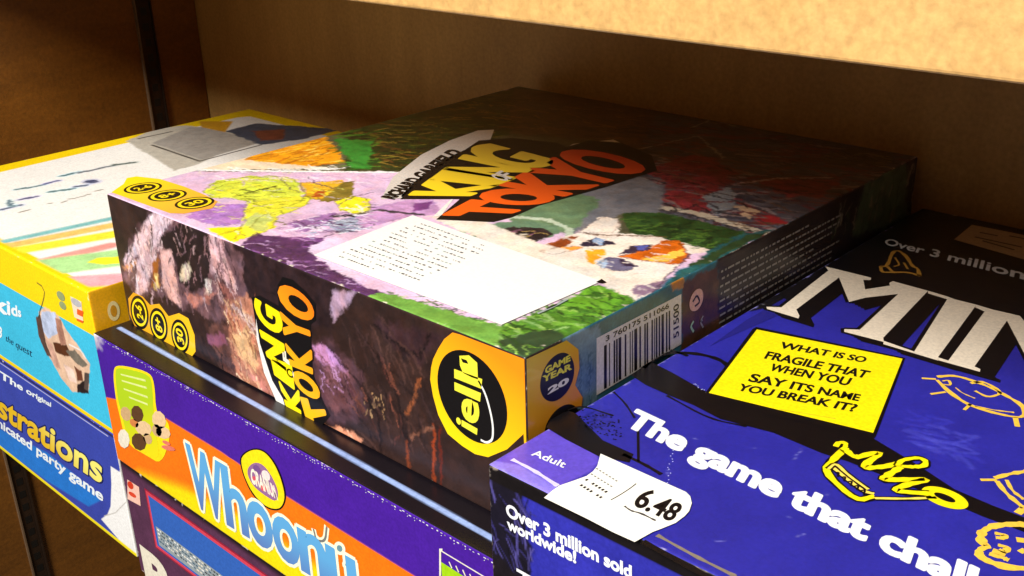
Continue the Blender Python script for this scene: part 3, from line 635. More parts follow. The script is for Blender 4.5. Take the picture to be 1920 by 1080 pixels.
d = Deco()
OY = grad(Fr, (250, 226, 16), (246, 140, 20), (850, 850), (900, 640))
edge = Fr.w-.35
q = list(Fr.uv(f2((470, 200), (478, 165), (500, 120), (525, 80), (560, 52), (590, 60))))+[(edge, 63.1-.2), (edge, 10)]+list(Fr.uv(f2((860, 480), (790, 545), (710, 578), (655, 565), (600, 530), (540, 480), (500, 400), (478, 320), (466, 250))))
d.poly_uv(Fr, q, OY, 1)
c = Fr.uv(f2((640, 325)))[0]; e = Fr.uv(f2((495, 250), (790, 400), (610, 120), (700, 528)))
rx = (e[1][0]-e[0][0])/2; ry = (e[2][1]-e[3][1])/2
d.ellipse_uv(Fr, c, rx*1.0, ry*1.0, BK, 2)
YL = printed((236, 226, 60))
d.text(Fr, 'iell', f2((660, 478), (680, 255), (572, 215), (575, 428)), YL, 3, .03)
d.poly(Fr, f2((590, 150), (630, 148), (665, 180), (668, 250), (640, 240), (605, 222), (592, 190)), YL, 3)
d.poly(Fr, f2((596, 160), (620, 168), (628, 184), (604, 178)), BK, 4)
d.stroke(Fr, f2((670, 255), (700, 310), (722, 390), (732, 450), (730, 505), (705, 518), (680, 505)), .8, WH, 3)
d.build('publisher_badge', THING, 'yellow badge with a black disc and the word iello, on the near front corner')
# right side: yellow badge, barcode, small print
d = Deco()
q = [(.35, Rt.h-.6), (.35, .8)]+list(Rt.uv([(1012, 842), (1030, 790), (1062, 762), (1090, 762), (1092, 745), (1078, 722), (1086, 690), (1084, 655), (1062, 638)]))
q[-1][1] = min(q[-1][1], Rt.h-.7); d.poly_uv(Rt, q, grad(Rt, (226, 190, 36), (240, 150, 30), (1000, 680), (1060, 770)), 1)
d.ellipse(Rt, (1012, 765), (1076, 735), (1076, 648), (1012, 680), BK, 2)
for i, (a, n, mt) in enumerate((((1022, 1068, 700, 676), 'GAME', YL), ((1018, 1070, 716, 692), 'YEAR', YL), ((1028, 1064, 738, 718), '20', WH))):
    d.text(Rt, n, [(a[0], a[2]), (a[1], a[3]), (a[1], a[3]-11), (a[0], a[2]-11)], mt, 3, .05)
d.ellipse(Rt, (1020, 850), (1085, 815), (1085, 745), (1020, 778), BK, 2)
d.build('award_badge', THING, 'small yellow badge with a black disc on the right side')
d = Deco(); bq = Rt.uv([(1118, 741), (1277, 645), (1277, 551), (1118, 634)])
bq[2][1] = min(bq[2][1], Rt.h-1.2); bq[3][1] = min(bq[3][1], Rt.h-1.2)
d.poly_uv(Rt, bq, printed((226, 220, 214), rough=.5), 1); B = lambda a, b: (bq[0]*(1-a)+bq[1]*a)*(1-b)+(bq[3]*(1-a)+bq[2]*a)*b
r = random.Random(5); x = .08
while x < .86:
    w = r.choice((.010, .018, .030, .034)); d.poly_uv(Rt, [B(x, .03), B(x+w, .03), B(x+w, .80), B(x, .80)], BK, 2); x += w+r.choice((.010, .016, .026, .04))
d.text(Rt, '3 760175 511066', [B(.10, .86), B(.84, .86), B(.84, .95), B(.10, .95)], BK, 2, .02, mm=True)
d.text(Rt, '51500', [B(.965, .2), B(.965, .85), B(.90, .85), B(.90, .2)], BK, 2, .02, mm=True)
d.build('barcode', THING)
d = Deco(); PK = printed((214, 168, 160)); SM = printed((150, 146, 140))
d.ellipse(Rt, (1292, 590), (1318, 574), (1318, 534), (1292, 552), PK, 2); d.stroke(Rt, [(1298, 566), (1306, 552), (1312, 566), (1302, 574)], .8, BK, 3)
d.stroke(Rt, [(1300, 602), (1294, 612), (1300, 622)], 1.0, printed((160, 200, 160)), 2); d.stroke(Rt, [(1318, 592), (1312, 603), (1318, 614)], .8, SM, 2); d.stroke(Rt, [(1312, 603), (1317, 600)], .7, SM, 2)
r = random.Random(8)
h0 = Rt.uv([(1345, 620)])[0][0]; h1 = Rt.uv([(1575, 440)])[0][0]
for j in range(13):
    v = Rt.h-6.2-j*3.0; u = h0+r.uniform(0, 1); end = h1*(1 if j % 4 else .9)-r.uniform(0, 12)
    while u < end:
        w = r.uniform(.9, 4.2); d.poly_uv(Rt, [(u, v), (u+w, v), (u+w, v+.85), (u, v+.85)], SM, 2); u += w+r.uniform(.7, 1.5)
d.build('small_print', THING)

# ------------------------------------------------------------------ orange and purple game box under it
WX = (-.2585, .0030, -.0170, .2440, -.1325, -.0640)
f3 = Z(180, 780, 3.6); v5 = Z(560, 960, 5.053)
def wh_front(p):
    f = p.f; p.C[:] = lin((70, 26, 150)); p.mix(np.nonzero(p.U > -1), np.ones(p.U.size), (70, 26, 150), .12, 81, .1)
    b = f.uv([(186, 742), (215, 748), (250, 760), (311, 784), (416, 848), (538, 931), (699, 1031)]); s = (b[-1]-b[-2])/(b[-1][0]-b[-2][0])
    e = b[-1]+s*(f.w-b[-1][0]); low = [(f.w, -2), (-2, -2), (-2, b[0][1])]
    p.poly(list(b)+[e]+low, (250, 118, 12), .35, .06, mm=True)
    y = f.uv([(262, 890), (352, 922), (458, 976), (541, 1031)]); s = (y[-1]-y[-2])/(y[-1][0]-y[-2][0]); e = y[-1]+s*(f.w-y[-1][0])
    # printed ramp from orange into yellow
    for o, c in ((5, (250, 132, 12)), (3.5, (252, 150, 12)), (2, (252, 176, 10)), (.5, (252, 206, 8)), (-1, (250, 222, 6))):
        p.poly([(q[0], q[1]+o) for q in list(y)+[e]]+[(f.w, -2), (y[0][0]-10, -2)], c, 1.6, .05, mm=True)
    p.grain(.05); p.wear(f.w, f.h, .34, (236, 224, 214), 31)
    cor = np.clip(1.2-np.hypot(p.U, (f.h-p.V)*1.2)/9+fbm(p.U*.4, p.V*.4, 95)*.9-.5, 0, 1); p.C = p.C*(1-cor[..., None])+lin((232, 222, 222))*cor[..., None]
def wh_top(p):
    f = p.f; p.C[:] = lin((18, 12, 18)); b = f.uv([(262, 638), (918, 1008)])
    p.stroke([(5, 10.9), (90, 9.9), (f.w-3, 7.6)], 2.3, (150, 172, 222), .6, True, var=.2)  # pale blue band painted in for the reflection along the black top
    p.grain(.1)
def wh_side(p):
    p.poly([(-5, -5), (p.f.w+5, -5), (p.f.w+5, 40), (-5, 40)], (250, 118, 12), .5, mm=True)
w = empty('party_game_box', 'purple and orange board game box with blue bubble letters, second from top in middle stack', 'game box', 'board game boxes stacked on the shelf')
THING = w
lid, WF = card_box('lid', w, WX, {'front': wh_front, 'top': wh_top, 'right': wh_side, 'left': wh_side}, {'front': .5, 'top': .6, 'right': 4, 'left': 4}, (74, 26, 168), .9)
F_ = WF['front']
d = Deco(); BL_ = grad(F_, (96, 168, 220), (92, 92, 170), (330, 850), (345, 950)); CRM = printed((250, 246, 214))
q = f3((650, 575), (1780, 1262), (1735, 850), (605, 190))
def whoonu(mat, layer, fat):
    letters(F_, 'Whoonu', *q, mat, layer, .02, [1.55, .95, 1.0, 1.0, 1.0, 1.0], d=d, fat=fat)
whoonu(CRM, 2, 1.9); whoonu(BL_, 3, .35)
for pts in (((1470, 760), (1490, 840), (1550, 845), (1560, 745)), ):
    d.stroke(F_, f3(*pts), 3.0, CRM, 2); d.stroke(F_, f3(*pts), 1.1, GRY, 3)
for (x, y, a, b) in ((1647, 892, 38, 44), (1706, 1006, 42, 36)):
    d.ellipse(F_, *f3((x-a, y+b-10), (x+a, y+b+10), (x+a, y-b+10), (x-a, y-b-10)), CRM, 2); d.ellipse(F_, *f3((x-a, y+b-10), (x+a, y+b+10), (x+a, y-b+10), (x-a, y-b-10)), printed((110, 150, 160)), 3, k=.5)
d.build('title_lettering', THING, 'blue bubble letters outlined in cream')
d = Deco()
d.poly(F_, f3((968, 300), (990, 250), (1060, 214), (1130, 222), (1200, 290), (1255, 400), (1288, 530), (1275, 600), (1235, 642), (1150, 625), (1060, 540), (1000, 420)), BK, 2, 2)
d.poly(F_, f3((978, 300), (1000, 258), (1060, 224), (1130, 232), (1192, 296), (1246, 405), (1278, 530), (1266, 595), (1232, 630), (1155, 615), (1070, 535), (1008, 420)), YEL, 3, 2)
d.poly(F_, f3((1015, 370), (1060, 310), (1130, 320), (1200, 420), (1238, 520), (1220, 580), (1150, 540), (1060, 470)), printed((150, 104, 150)), 4, 2)
for (x, y, rx_, ry_, mt_) in ((1090, 360, 26, 30, printed((120, 80, 140))), (1150, 400, 30, 34, printed((240, 220, 214))), (1080, 430, 24, 22, printed((216, 80, 100))), (1200, 500, 22, 34, printed((200, 120, 170))), (1130, 480, 26, 24, printed((226, 90, 96)))):
    d.ellipse(F_, *f3((x-rx_, y+ry_-14), (x+rx_, y+ry_+14), (x+rx_, y-ry_+14), (x-rx_, y-ry_-14)), mt_, 4.4, n=10)
d.text(F_, 'CRANIUM', f3((1050, 440), (1230, 560), (1205, 470), (1050, 350)), printed((246, 236, 214)), 5, .04)
d.build('round_badge', THING, 'yellow oval badge above the bubble letters')
d = Deco(); LIME = grad(F_, (180, 210, 30), (244, 224, 20), (240, 760), (280, 860))
d.poly(F_, f1((30, 545), (60, 522), (200, 555), (232, 600), (240, 770), (300, 790), (310, 880), (265, 1005), (200, 965), (95, 905), (62, 760), (45, 690)), YEL, 2, 2)
d.poly(F_, f1((40, 552), (62, 535), (198, 566), (222, 605), (228, 780), (262, 985), (205, 950), (105, 895), (72, 750), (55, 690)), LIME, 3, 2)
PALE = printed((226, 232, 150)); TAN = printed((206, 168, 120)); BRN = printed((92, 60, 34)); FLS = printed((232, 196, 150)); PNK = printed((226, 120, 100))
for a in (((70, 570), (190, 600)), ((75, 600), (195, 635)), ((85, 640), (200, 680)), ((110, 680), (200, 715))): d.stroke(F_, f1(*a), 1.0, PALE, 4, jit=.5, seed=3)
for (x, y, rx, ry, mt) in ((95, 760, 26, 34, TAN), (150, 760, 30, 40, BRN), (180, 830, 40, 36, FLS), (85, 880, 28, 46, CREAM), (158, 895, 36, 42, BRN), (255, 790, 34, 44, FLS), (275, 850, 36, 30, FLS), (245, 840, 24, 30, TAN), (200, 880, 22, 26, TAN), (300, 925, 34, 12, PNK), (290, 900, 20, 10, PNK), (135, 805, 22, 20, printed((214, 130, 70)))):
    d.ellipse(F_, *f1((x-rx, y+ry-8), (x+rx, y+ry+8), (x+rx, y-ry+8), (x-rx, y-ry-8)), mt, 5, n=9)
d.build('printed_card', THING, 'tilted lime green card picture at the left end of the front')
d = Deco()
d.poly(F_, v5((1335, 345), (1365, 345), (1365, 375), (1352, 372), (1352, 606), (1335, 606)), CREAM, 2)
e = F_.uv(v5((1352, 470), (1600, 606))); d.poly_uv(F_, [e[0], (F_.w-2, e[0][1]-1), (F_.w-2, 4), (e[0][0], 4)], printed((160, 206, 20)), 2)
q0, q1 = F_.uv(v5((1365, 372), (1840, 606))); d.stroke(F_, [q0, (F_.w-2, q0[1]-.4)], .5, CREAM, 3, mm=True)
for i in range(7): d.stroke(F_, [q0+(3+i*3.2, -2.6), q0+(4.2+i*3.2, -4.6)], .6, CREAM, 3, mm=True)
d.build('side_picture', THING)
d = Deco(); r = random.Random(21); DT = printed((232, 228, 222)); DT2 = printed((150, 140, 150)); u = 12
while u < F_.w-3:
    L_ = r.uniform(.3, 1.3); v = F_.h-1.25+r.uniform(-.25, .25); h_ = r.uniform(.25, .6)
    d.poly_uv(F_, [(u, v), (u+L_, v+r.uniform(-.1, .1)), (u+L_*.9, v+h_), (u+.05, v+h_*.8)], DT if r.random() < .75 else DT2, 1)
    if r.random() < .35: d.poly_uv(F_, [(u, v-1.1), (u+.6, v-1.0), (u+.5, v-.6)], DT, 1)
    u += L_+r.uniform(.2, 2.2)
d.build('edge_scuffs', THING, 'chipped white specks along the top edge')

# ------------------------------------------------------------------ dark maroon game box, third in the middle stack
dZ = Z(200, 860, 4.91); g9 = Z(220, 980, 9.6)
BX = (-.2590, .0030, -.0160, .2420, -.2, -.1332)
def ba_front(p):
    f = p.f; p.C[:] = lin((86, 48, 74)); p.mix(np.nonzero(p.U > -1), np.ones(p.U.size), (88, 48, 76), .3, 101, .08)
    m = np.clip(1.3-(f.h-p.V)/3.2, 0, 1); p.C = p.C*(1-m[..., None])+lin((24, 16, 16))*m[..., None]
    p.grain(.1); p.wear(f.w, f.h, .40, (226, 214, 206), 41)
b = empty('word_game_box', 'dark maroon board game box with a pink framed blue panel, under the purple box', 'game box', 'board game boxes stacked on the shelf')
THING = b
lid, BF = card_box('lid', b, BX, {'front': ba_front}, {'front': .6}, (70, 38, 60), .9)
F_ = BF['front']
d = Deco(); P0 = F_.uv(dZ((345, 275), (400, 790))); RED = printed((214, 66, 84))
vt = F_.uv(dZ((360, 290)))[0]; vb = F_.uv(dZ((405, 770)))[0]; x0 = vt[0]; x1 = F_.w-16
d.poly_uv(F_, [(x0-1, vt[1]+1), (x1+1, vt[1]+1), (x1+1, vb[1]-1), (x0-1, vb[1]-1)], printed((150, 30, 56)), 1)
d.poly_uv(F_, [(x0, vt[1]), (x1, vt[1]), (x1, vb[1]), (x0, vb[1])], RED, 2)
d.poly_uv(F_, [(x0+1.8, vt[1]-1.9), (x1-1.8, vt[1]-1.9), (x1-1.8, vb[1]+1.7), (x0+1.8, vb[1]+1.7)], printed((50, 98, 184)), 3)
vm = vb[1]+(vt[1]-vb[1])*.40
d.poly_uv(F_, [(x0+4, vm+1), (x1-4, vm+1), (x1-4, vb[1]+3.0), (x0+4, vb[1]+3.0)], printed((150, 160, 164)), 4)
r = random.Random(6)
for j in range(4):
    u = x0+5; v = vm-.8-j*(vm-vb[1]-4)/4
    while u < x1-6:
        ww = r.uniform(.6, 2.2); d.poly_uv(F_, [(u, v), (u+ww, v), (u+ww, v+.9), (u, v+.9)], r.choice((WH, CREAM, DGR, printed((60, 90, 110)))), 5); u += ww+r.uniform(.5, 1.1)
d.build('blue_panel', THING, 'blue panel with a pink frame and grey small print')
d = Deco()
u0 = F_.uv(g9((450, 440)))[0]
d.text(F_, 'Balderdash', [(u0[0], u0[1]-26), (u0[0]+210, u0[1]-26), (u0[0]+210, u0[1]-1), (u0[0], u0[1]-1)], CREAM, 2, .05, mm=True)
d.build('title_lettering', THING)
d = Deco(); q = F_.uv(dZ((192, 190), (300, 260), (315, 435), (195, 370)))
d.poly_uv(F_, q, printed((246, 196, 176)), 2); d.ellipse(F_, *dZ((195, 262), (250, 292), (250, 225), (195, 195)), printed((214, 60, 30)), 3); d.ellipse(F_, *dZ((205, 330), (275, 370), (275, 330), (205, 290)), printed((220, 70, 40)), 3)
d.build('publisher_mark', THING, 'small red and pink mark in the upper left corner')

# ------------------------------------------------------------------ purple and black puzzle game box (right)
MX = (.0028, .2700, -.0205, .2790, -.0820, -.0262)
g = Z(1300, 480, 1.8); m4 = Z(1560, 380, 4.153); r5 = Z(900, 780, 3.49); zz = Z(780, 960, 4.174); m2 = Z(1600, 640, 2.455); sh = Z(1240, 240, 2.842)
def mt_top(p):
    f = p.f; p.C[:] = lin((42, 41, 152)); p.mix(np.nonzero(p.U > -1), np.ones(p.U.size), (42, 41, 152), .14, 111, .08)
    e = f.uv([(1408, 584), (1436, 578), (1500, 562), (1570, 532), (1690, 545), (1790, 575), (1880, 602), (1960, 626)]); s = (e[-1][1]-e[-2][1])/(e[-1][0]-e[-2][0])
    p.poly(list(e)+[(f.w, e[-1][1]+s*(f.w-e[-1][0])), (f.w, f.h+2), (-2, f.h+2), (-2, e[0][1])], (18, 16, 20), 1.2, .3, mm=True)
    # lighter printed clouds
    p.brush(g((700, 540), (860, 540), (1000, 700), (800, 680)), [(58, 58, 190), (40, 38, 150), (76, 78, 196)], 50, 9, 1.6, .1, 112, op=.35)
    p.brush(bc((560, 820), (740, 800), (720, 960), (560, 860)), [(24, 22, 60), (30, 28, 110)], 60, 2.2, .4, 1.2, 113)
    p.poly([(914, 868), (1023, 803), (1120, 850), (1122, 866), (1108, 884), (1048, 912), (1023, 935)], (94, 74, 196), .8, .1)
    p.poly([(914, 876), (914, 862), (975, 872), (1046, 914), (1023, 935)], (132, 118, 222), .8, .15)
    p.grain(.06); p.wear(f.w, f.h, .36, (206, 200, 214), 51)
    m = np.clip((fbm(p.U*.7, p.V*.35, 55)-.42-np.minimum(p.U, 99)*.22)*8, 0, 1); p.C = p.C*(1-m[..., None])+lin((150, 146, 220))*m[..., None]
    r = random.Random(9)
    for _ in range(16):
        q = f.uv([(r.uniform(1200, 1700), r.uniform(820, 1060))])[0]; a = r.uniform(0, 3.1); L = r.uniform(.6, 3)
        p.stroke([q, q+(math.cos(a)*L, math.sin(a)*L)], .25, (150, 150, 224), .4, True, .5)
def mt_front(p):
    f = p.f; p.C[:] = lin((38, 36, 120)); p.mix(np.nonzero(p.U > -1), np.ones(p.U.size), (46, 46, 158), .3, 121, .07)
    p.poly([(-2, -2), (13, -2), (17, 30), (13, f.h+2), (-2, f.h+2)], (24, 20, 34), 1.5, .3, 1, mm=True)
    p.brush([(0, 6), (16, 6), (18, f.h-8), (0, f.h-8)], [(92, 84, 160), (60, 54, 120), (14, 12, 20)], 60, 9, .6, 2.0, 122, True)
    p.poly([(12, f.h-36), (60, f.h-33), (70, f.h-24), (120, f.h-28), (130, -2), (-2, -2), (-2, f.h-30)], (26, 20, 26), 1, .3, 1, mm=True)
    p.brush([(58, 20), (100, 20), (100, f.h-8), (62, f.h-8)], [(30, 26, 70), (64, 60, 150), (20, 18, 40)], 50, 7, .6, 2.2, 123, True)
    p.poly([(-2, f.h-5.2), (f.w+2, f.h-5.2), (f.w+2, f.h+2), (-2, f.h+2)], (22, 17, 18), .6, .3, mm=True)
    p.grain(.1); p.wear(f.w, f.h, .46, (150, 136, 124), 57)
def mt_left(p): p.C[:] = lin((20, 18, 26)); p.wear(p.f.w, p.f.h, .4, (150, 140, 140), 3)
mt = empty('puzzle_game_box', 'blue and black board game box with cream capitals, yellow riddle sign and price sticker', 'game box', 'board game boxes stacked on the shelf')
THING = mt
lid, MF = card_box('lid', mt, MX, {'top': mt_top, 'front': mt_front, 'left': mt_left}, {'top': .7, 'front': .5, 'left': 3}, (24, 20, 30), .9, rough=.3)
T, Fr = MF['top'], MF['front']
INK = printed((14, 11, 14)); WM = printed((232, 218, 196)); MTW = printed((236, 236, 240)); YS = printed((250, 228, 16)); YD = printed((240, 196, 70)); YW = printed((250, 220, 90))
# black pen lines on the blue
d = Deco()
d.poly(T, [(1183, 704), (1219, 678), (1262, 700), (1318, 732), (1335, 738), (1500, 782), (1640, 824), (1720, 872), (1790, 918), (1860, 948), (1960, 986), (1990, 1005), (1925, 1000), (1840, 968), (1770, 938), (1680, 902), (1590, 866), (1540, 850), (1450, 812), (1350, 786), (1300, 760), (1255, 742), (1210, 722)], INK, 1)
d.stroke(T, [(1205, 690), (1240, 662), (1300, 662), (1345, 672), (1372, 690)], 2.0, INK, 1, jit=.3); d.stroke(T, [(1190, 676), (1240, 650), (1290, 668)], 1.2, INK, 1, jit=.3)
d.poly(T, [(1024, 802), (1036, 780), (1060, 768), (1080, 776), (1130, 826), (1188, 852), (1180, 868), (1122, 856), (1060, 824)], INK, 1)
d.stroke(T, [(1168, 852), (1210, 872), (1240, 890)], 1.3, INK, 1, jit=.3); d.stroke(T, [(1196, 800), (1197, 866)], .7, INK, 1, jit=.3); d.stroke(T, [(1150, 735), (1172, 756), (1190, 784)], .7, INK, 1, jit=.4)
d.stroke(T, [(1250, 742), (1330, 786), (1400, 800)], .9, INK, 1, jit=.5)
d.stroke(T, [(1058, 772), (1090, 760), (1150, 780)], .8, INK, 1, jit=.5)
r = random.Random(1)
for i in range(110):
    x, y = r.uniform(1085, 1165), r.uniform(768, 826)
    if y < 768+(x-1085)*.2 or y > 800+(x-1085)*.4: continue
    c = T.uv([(x, y)])[0]; d.ellipse_uv(T, c, .35, .35, INK, 1, n=6)
d.poly(T, [(1400, 600), (1470, 560), (1500, 575), (1440, 600), (1350, 640), (1330, 650)], printed((34, 32, 120)), 1)
d.stroke(T, [(960, 862), (1000, 882), (1046, 912)], 1.3, printed((206, 200, 236)), 2, jit=.5)
for p_ in ([(1262, 835), (1256, 880), (1252, 905)], [(1340, 745), (1300, 720)]):
    q = T.uv(p_)
    for i in range(14):
        t = i/13; c = q[0]*(1-t)+q[-1]*t+np.array([r.uniform(-.5, .5), r.uniform(-.5, .5)]); d.ellipse_uv(T, c, .22, .22, printed((190, 196, 240)), 2, n=6)
e0, e1 = T.uv([(1226, 1004)]), T.uv([(1372, 1078)])
d.stroke(T, [(1232, 1004), (1300, 1042), (1380, 1082)], 1.1, printed((130, 118, 104)), 2, jit=.6)
d.stroke(T, [(1205, 1016), (1290, 1062), (1360, 1100)], 2.0, INK, 1, jit=.2)
d.build('pen_lines', THING, 'thick black brush lines across the blue')
# MIND...
d = Deco()
M_ = sh((875, 740), (1118, 800), (1115, 812), (1076, 812), (1086, 862), (1218, 842), (1214, 828))+[(1674, 528), (1740, 546), (1656, 634), (1657, 642), (1583, 623), (1583, 618), (1612, 619), (1684, 552), (1622, 559), (1592, 567), (1573, 521), (1493, 581), (1499, 593), (1497, 598), (1438, 580), (1437, 576), (1465, 577), (1553, 508)]
I_ = [(1740, 546), (1774, 556), (1790, 562), (1830, 572), (1828, 576), (1759, 670), (1759, 677), (1656, 646), (1657, 640), (1714, 660), (1776, 562), (1740, 551)]
N_ = [(1830, 572), (1860, 581), (1912, 593), (1978, 672), (2018, 628), (2000, 622), (2002, 617), (2062, 636), (2060, 641), (2036, 634), (1963, 722), (1950, 720), (1888, 602), (1827, 688), (1838, 693), (1837, 698), (1758, 676), (1759, 671), (1778, 677), (1846, 585), (1828, 577)]
for L_ in (M_, I_, N_):
    u = T.uv(L_)
    for i_, o in enumerate((1.6, 3.2, 4.8, 6.4, 8.0)): d.poly_uv(T, u+np.array([o, -o*.42]), INK, 2+.05*i_)
    for i_ in range(6): d.poly_uv(T, u+1.5*np.array([math.cos(i_*1.047), math.sin(i_*1.047)]), INK, 2.3+.05*i_)
for L_ in (M_, I_, N_): d.poly_uv(T, T.uv(L_), WM, 3)
u = T.uv([(1583, 620)])[0]; u2 = T.uv([(1674, 528)])[0]; r0 = T.uv(N_)[:, 0].max()+3
d.text(T, 'DTRAP', [(r0, u[1]), (T.w-8, u[1]), (T.w-8, u2[1]), (r0, u2[1])], INK, 2, .07, dx=(4, -1.6), mm=True)
d.text(T, 'DTRAP', [(r0, u[1]), (T.w-8, u[1]), (T.w-8, u2[1]), (r0, u2[1])], WM, 3, .03, mm=True)
d.build('title_lettering', THING, 'tall cream capitals with heavy black shadows')
d = Deco()
d.poly(T, [(1411, 618), (1418, 614), (1697, 672), (1695, 678), (1642, 819), (1636, 826), (1500, 792), (1322, 750), (1320, 741)], INK, 4)
d.poly(T, [(1419, 619), (1692, 674), (1637, 813), (1329, 738)], YS, 5)
for t, qd in (('WHAT IS SO', ((290, 312), (575, 362), (592, 340), (305, 287))), ('FRAGILE THAT', ((240, 348), (580, 415), (603, 385), (258, 318))), ('WHEN YOU', ((255, 388), (520, 440), (540, 408), (275, 360))), ('SAY ITS NAME', ((185, 425), (555, 492), (568, 465), (205, 392))), ('YOU BREAK IT?', ((148, 455), (540, 528), (560, 498), (168, 428)))):
    qd = [qd[0], qd[1], tuple(qd[1][i]*.24+qd[2][i]*.76 for i in (0, 1)), tuple(qd[0][i]*.24+qd[3][i]*.76 for i in (0, 1))]
    d.text(T, t, g(*qd), INK, 6, .02, fat=.10)
d.stroke(T, g((290, 520), (380, 535), (480, 552)), .25, printed((190, 180, 40)), 6, jit=.8)
d.build('riddle_sign', THING, 'yellow sign with a handwritten riddle')
d = Deco()
q = T.uv([(1172, 797), (1683, 1047), (1706, 1010), (1190, 768)])
bl, tl = q[0], q[3]; ang = (q[1]-q[0])/np.linalg.norm(q[1]-q[0])
VX0, VX1 = glyph_x('The game that cha'); V1 = glyph_x('The game that challenges the way you think!')[1]
end = bl+(T.uv([(1779, 1092)])[0]-bl)*((V1-VX0)/(VX1-VX0)); hv = (q[2]-q[1]+q[3]-q[0])/2
kk = min(1, (T.w-4-bl[0])/(end[0]-bl[0]))
d.text(T, 'The game that challenges the way you think!', [bl, end, end+hv, bl+hv], MTW, 4, .02, mm=True, fat=.45) if kk == 1 else d.text(T, 'The game that challenges', [bl, bl+(end-bl)*((glyph_x('The game that challenges')[1]-VX0)/(V1-VX0)), bl+(end-bl)*((glyph_x('The game that challenges')[1]-VX0)/(V1-VX0))+hv, bl+hv], MTW, 4, .02, mm=True, fat=.45)
d.build('slogan_lettering', THING, 'bold white slogan along the front of the lid')
d = Deco()
d.text(T, 'Adult', [(996, 854), (1056, 878), (1064, 868), (1004, 844)], MTW, 3, .02)
d.build('age_lettering', THING)
d = Deco()
d.text(T, 'Over 3 million', m4((405, 325), (1490, 600), (1500, 530), (430, 282)), printed((200, 200, 200)), 3, .02)
d.build('sales_lettering', THING)
# yellow doodles
d = Deco()
S_ = lambda pts, w=1.3, mt_=YS, L=3, cl=False: (d.stroke(T, g(*pts), w+1.1, INK, L-1 if L > 2 else 2, cl, jit=.1), d.stroke(T, g(*pts), w, mt_, L, cl, jit=.22, seed=len(pts)))
S_(((480, 645), (490, 630), (515, 632), (512, 650), (496, 655)), 1.5); S_(((508, 655), (470, 690), (440, 730), (550, 830), (612, 812)), 2.0, YS, 4)
S_(((470, 715), (570, 795), (610, 805)), 1.2, YW, 4); S_(((455, 722), (480, 700), (520, 740), (590, 790)), 1.0, YW, 5)
S_(((510, 652), (545, 685), (600, 668), (635, 668), (600, 690), (566, 718), (640, 715), (700, 700)), 2.2, YS, 5)
S_(((690, 712), (700, 692), (760, 682), (786, 695), (780, 712), (740, 715), (700, 712)), 1.7, YS, 6)
S_(((700, 715), (660, 740), (632, 758), (700, 758), (800, 755), (740, 768), (672, 792), (720, 800), (800, 805)), 2.2, YS, 6)
S_(((612, 820), (720, 822), (820, 818)), 1.0, YW, 5)
c = T.uv(g((848, 818)))[0]; d.ellipse_uv(T, c, 6.4, 4.4, YS, 5, -.1); d.ellipse_uv(T, c, 3.0, 1.5, INK, 6, -.1)
for i in range(5): d.stroke(T, g((478+i*22, 735+i*15), (492+i*22, 732+i*15), (486+i*22, 748+i*15)), .6, INK, 6)
d.build('crown_doodle', THING, 'yellow crown like squiggle with a round knob')
d = Deco()
F2 = lambda pts, w=.9, cl=False: d.stroke(T, m2(*pts), w, YD, 3, cl, jit=.35, seed=len(pts))
F2(((385, 165), (470, 158), (600, 200), (700, 250), (785, 300), (785, 350), (740, 352), (620, 325), (520, 290), (440, 235), (385, 180)), 1.4); F2(((540, 195), (600, 185), (690, 240), (620, 262), (560, 230)), 1.1)
F2(((315, 172), (380, 176)), .8); F2(((355, 245), (425, 235)), .8); F2(((510, 318), (540, 290)), .8); F2(((745, 352), (755, 395)), 1.2); F2(((410, 185), (440, 180), (450, 205), (415, 200)), .8)
F2(((560, 300), (640, 318), (740, 330)), .7); F2(((470, 215), (500, 240), (560, 265)), .5)
d.build('fish_doodle', THING, 'thin yellow oval doodle')
d = Deco()
F2(((585, 640), (660, 640)), .9); F2(((650, 632), (720, 612), (800, 600)), 1.6); F2(((660, 645), (700, 700), (785, 770)), 1.5); F2(((705, 640), (730, 690), (785, 730)), 1.1); F2(((755, 795), (785, 770)), 1.6)
d.build('corner_doodle', THING, 'thin yellow angular doodle')
d = Deco()
F2(((790, 845), (700, 845), (630, 855), (585, 885), (590, 930), (625, 945), (580, 960), (578, 990), (620, 1015), (700, 1042), (790, 1048)), 2.2)
for pts in (((650, 885), (700, 895), (690, 910), (655, 905)), ((665, 940), (710, 950), (700, 975), (670, 960)), ((625, 980), (690, 1000), (715, 1010)), ((640, 965), (700, 985)), ((750, 915), (790, 920)), ((765, 960), (790, 975))): F2(pts, 1.6)
d.build('face_doodle', THING, 'thick yellow rounded doodle')
d = Deco()
G2 = lambda pts, w=.9: d.stroke(T, m4(*pts), w, printed((176, 128, 50)), 3, False, jit=.35)
G2(((375, 500), (430, 500), (470, 385), (520, 375), (580, 420), (625, 500), (670, 515), (680, 575)), 1.4); G2(((380, 500), (385, 545), (460, 545), (600, 545), (690, 575)), 1.5); G2(((430, 500), (470, 540)), 1.1)
G2(((490, 430), (530, 490), (480, 500)), .8); G2(((560, 470), (590, 520)), .8)
d.build('figure_doodle', THING, 'dull yellow triangular doodle near the back')
d = Deco(); STK = printed((244, 241, 230), rough=.5, grain=.03)
d.poly(T, [(1126, 853), (1210, 891), (1286, 925), (1294, 933), (1297, 946), (1292, 961), (1284, 970), (1267, 983), (1240, 994), (1224, 1000), (1206, 1010), (1190, 1019), (1150, 1001), (1100, 975), (1020, 936), (1036, 922), (1049, 913), (1078, 903), (1100, 895), (1112, 886), (1120, 876)], STK, 10)
d.text(T, '6.48', r5((1000, 590), (1250, 700), (1330, 600), (1085, 480)), INK, 11, .015, fat=.12)
r = random.Random(12)
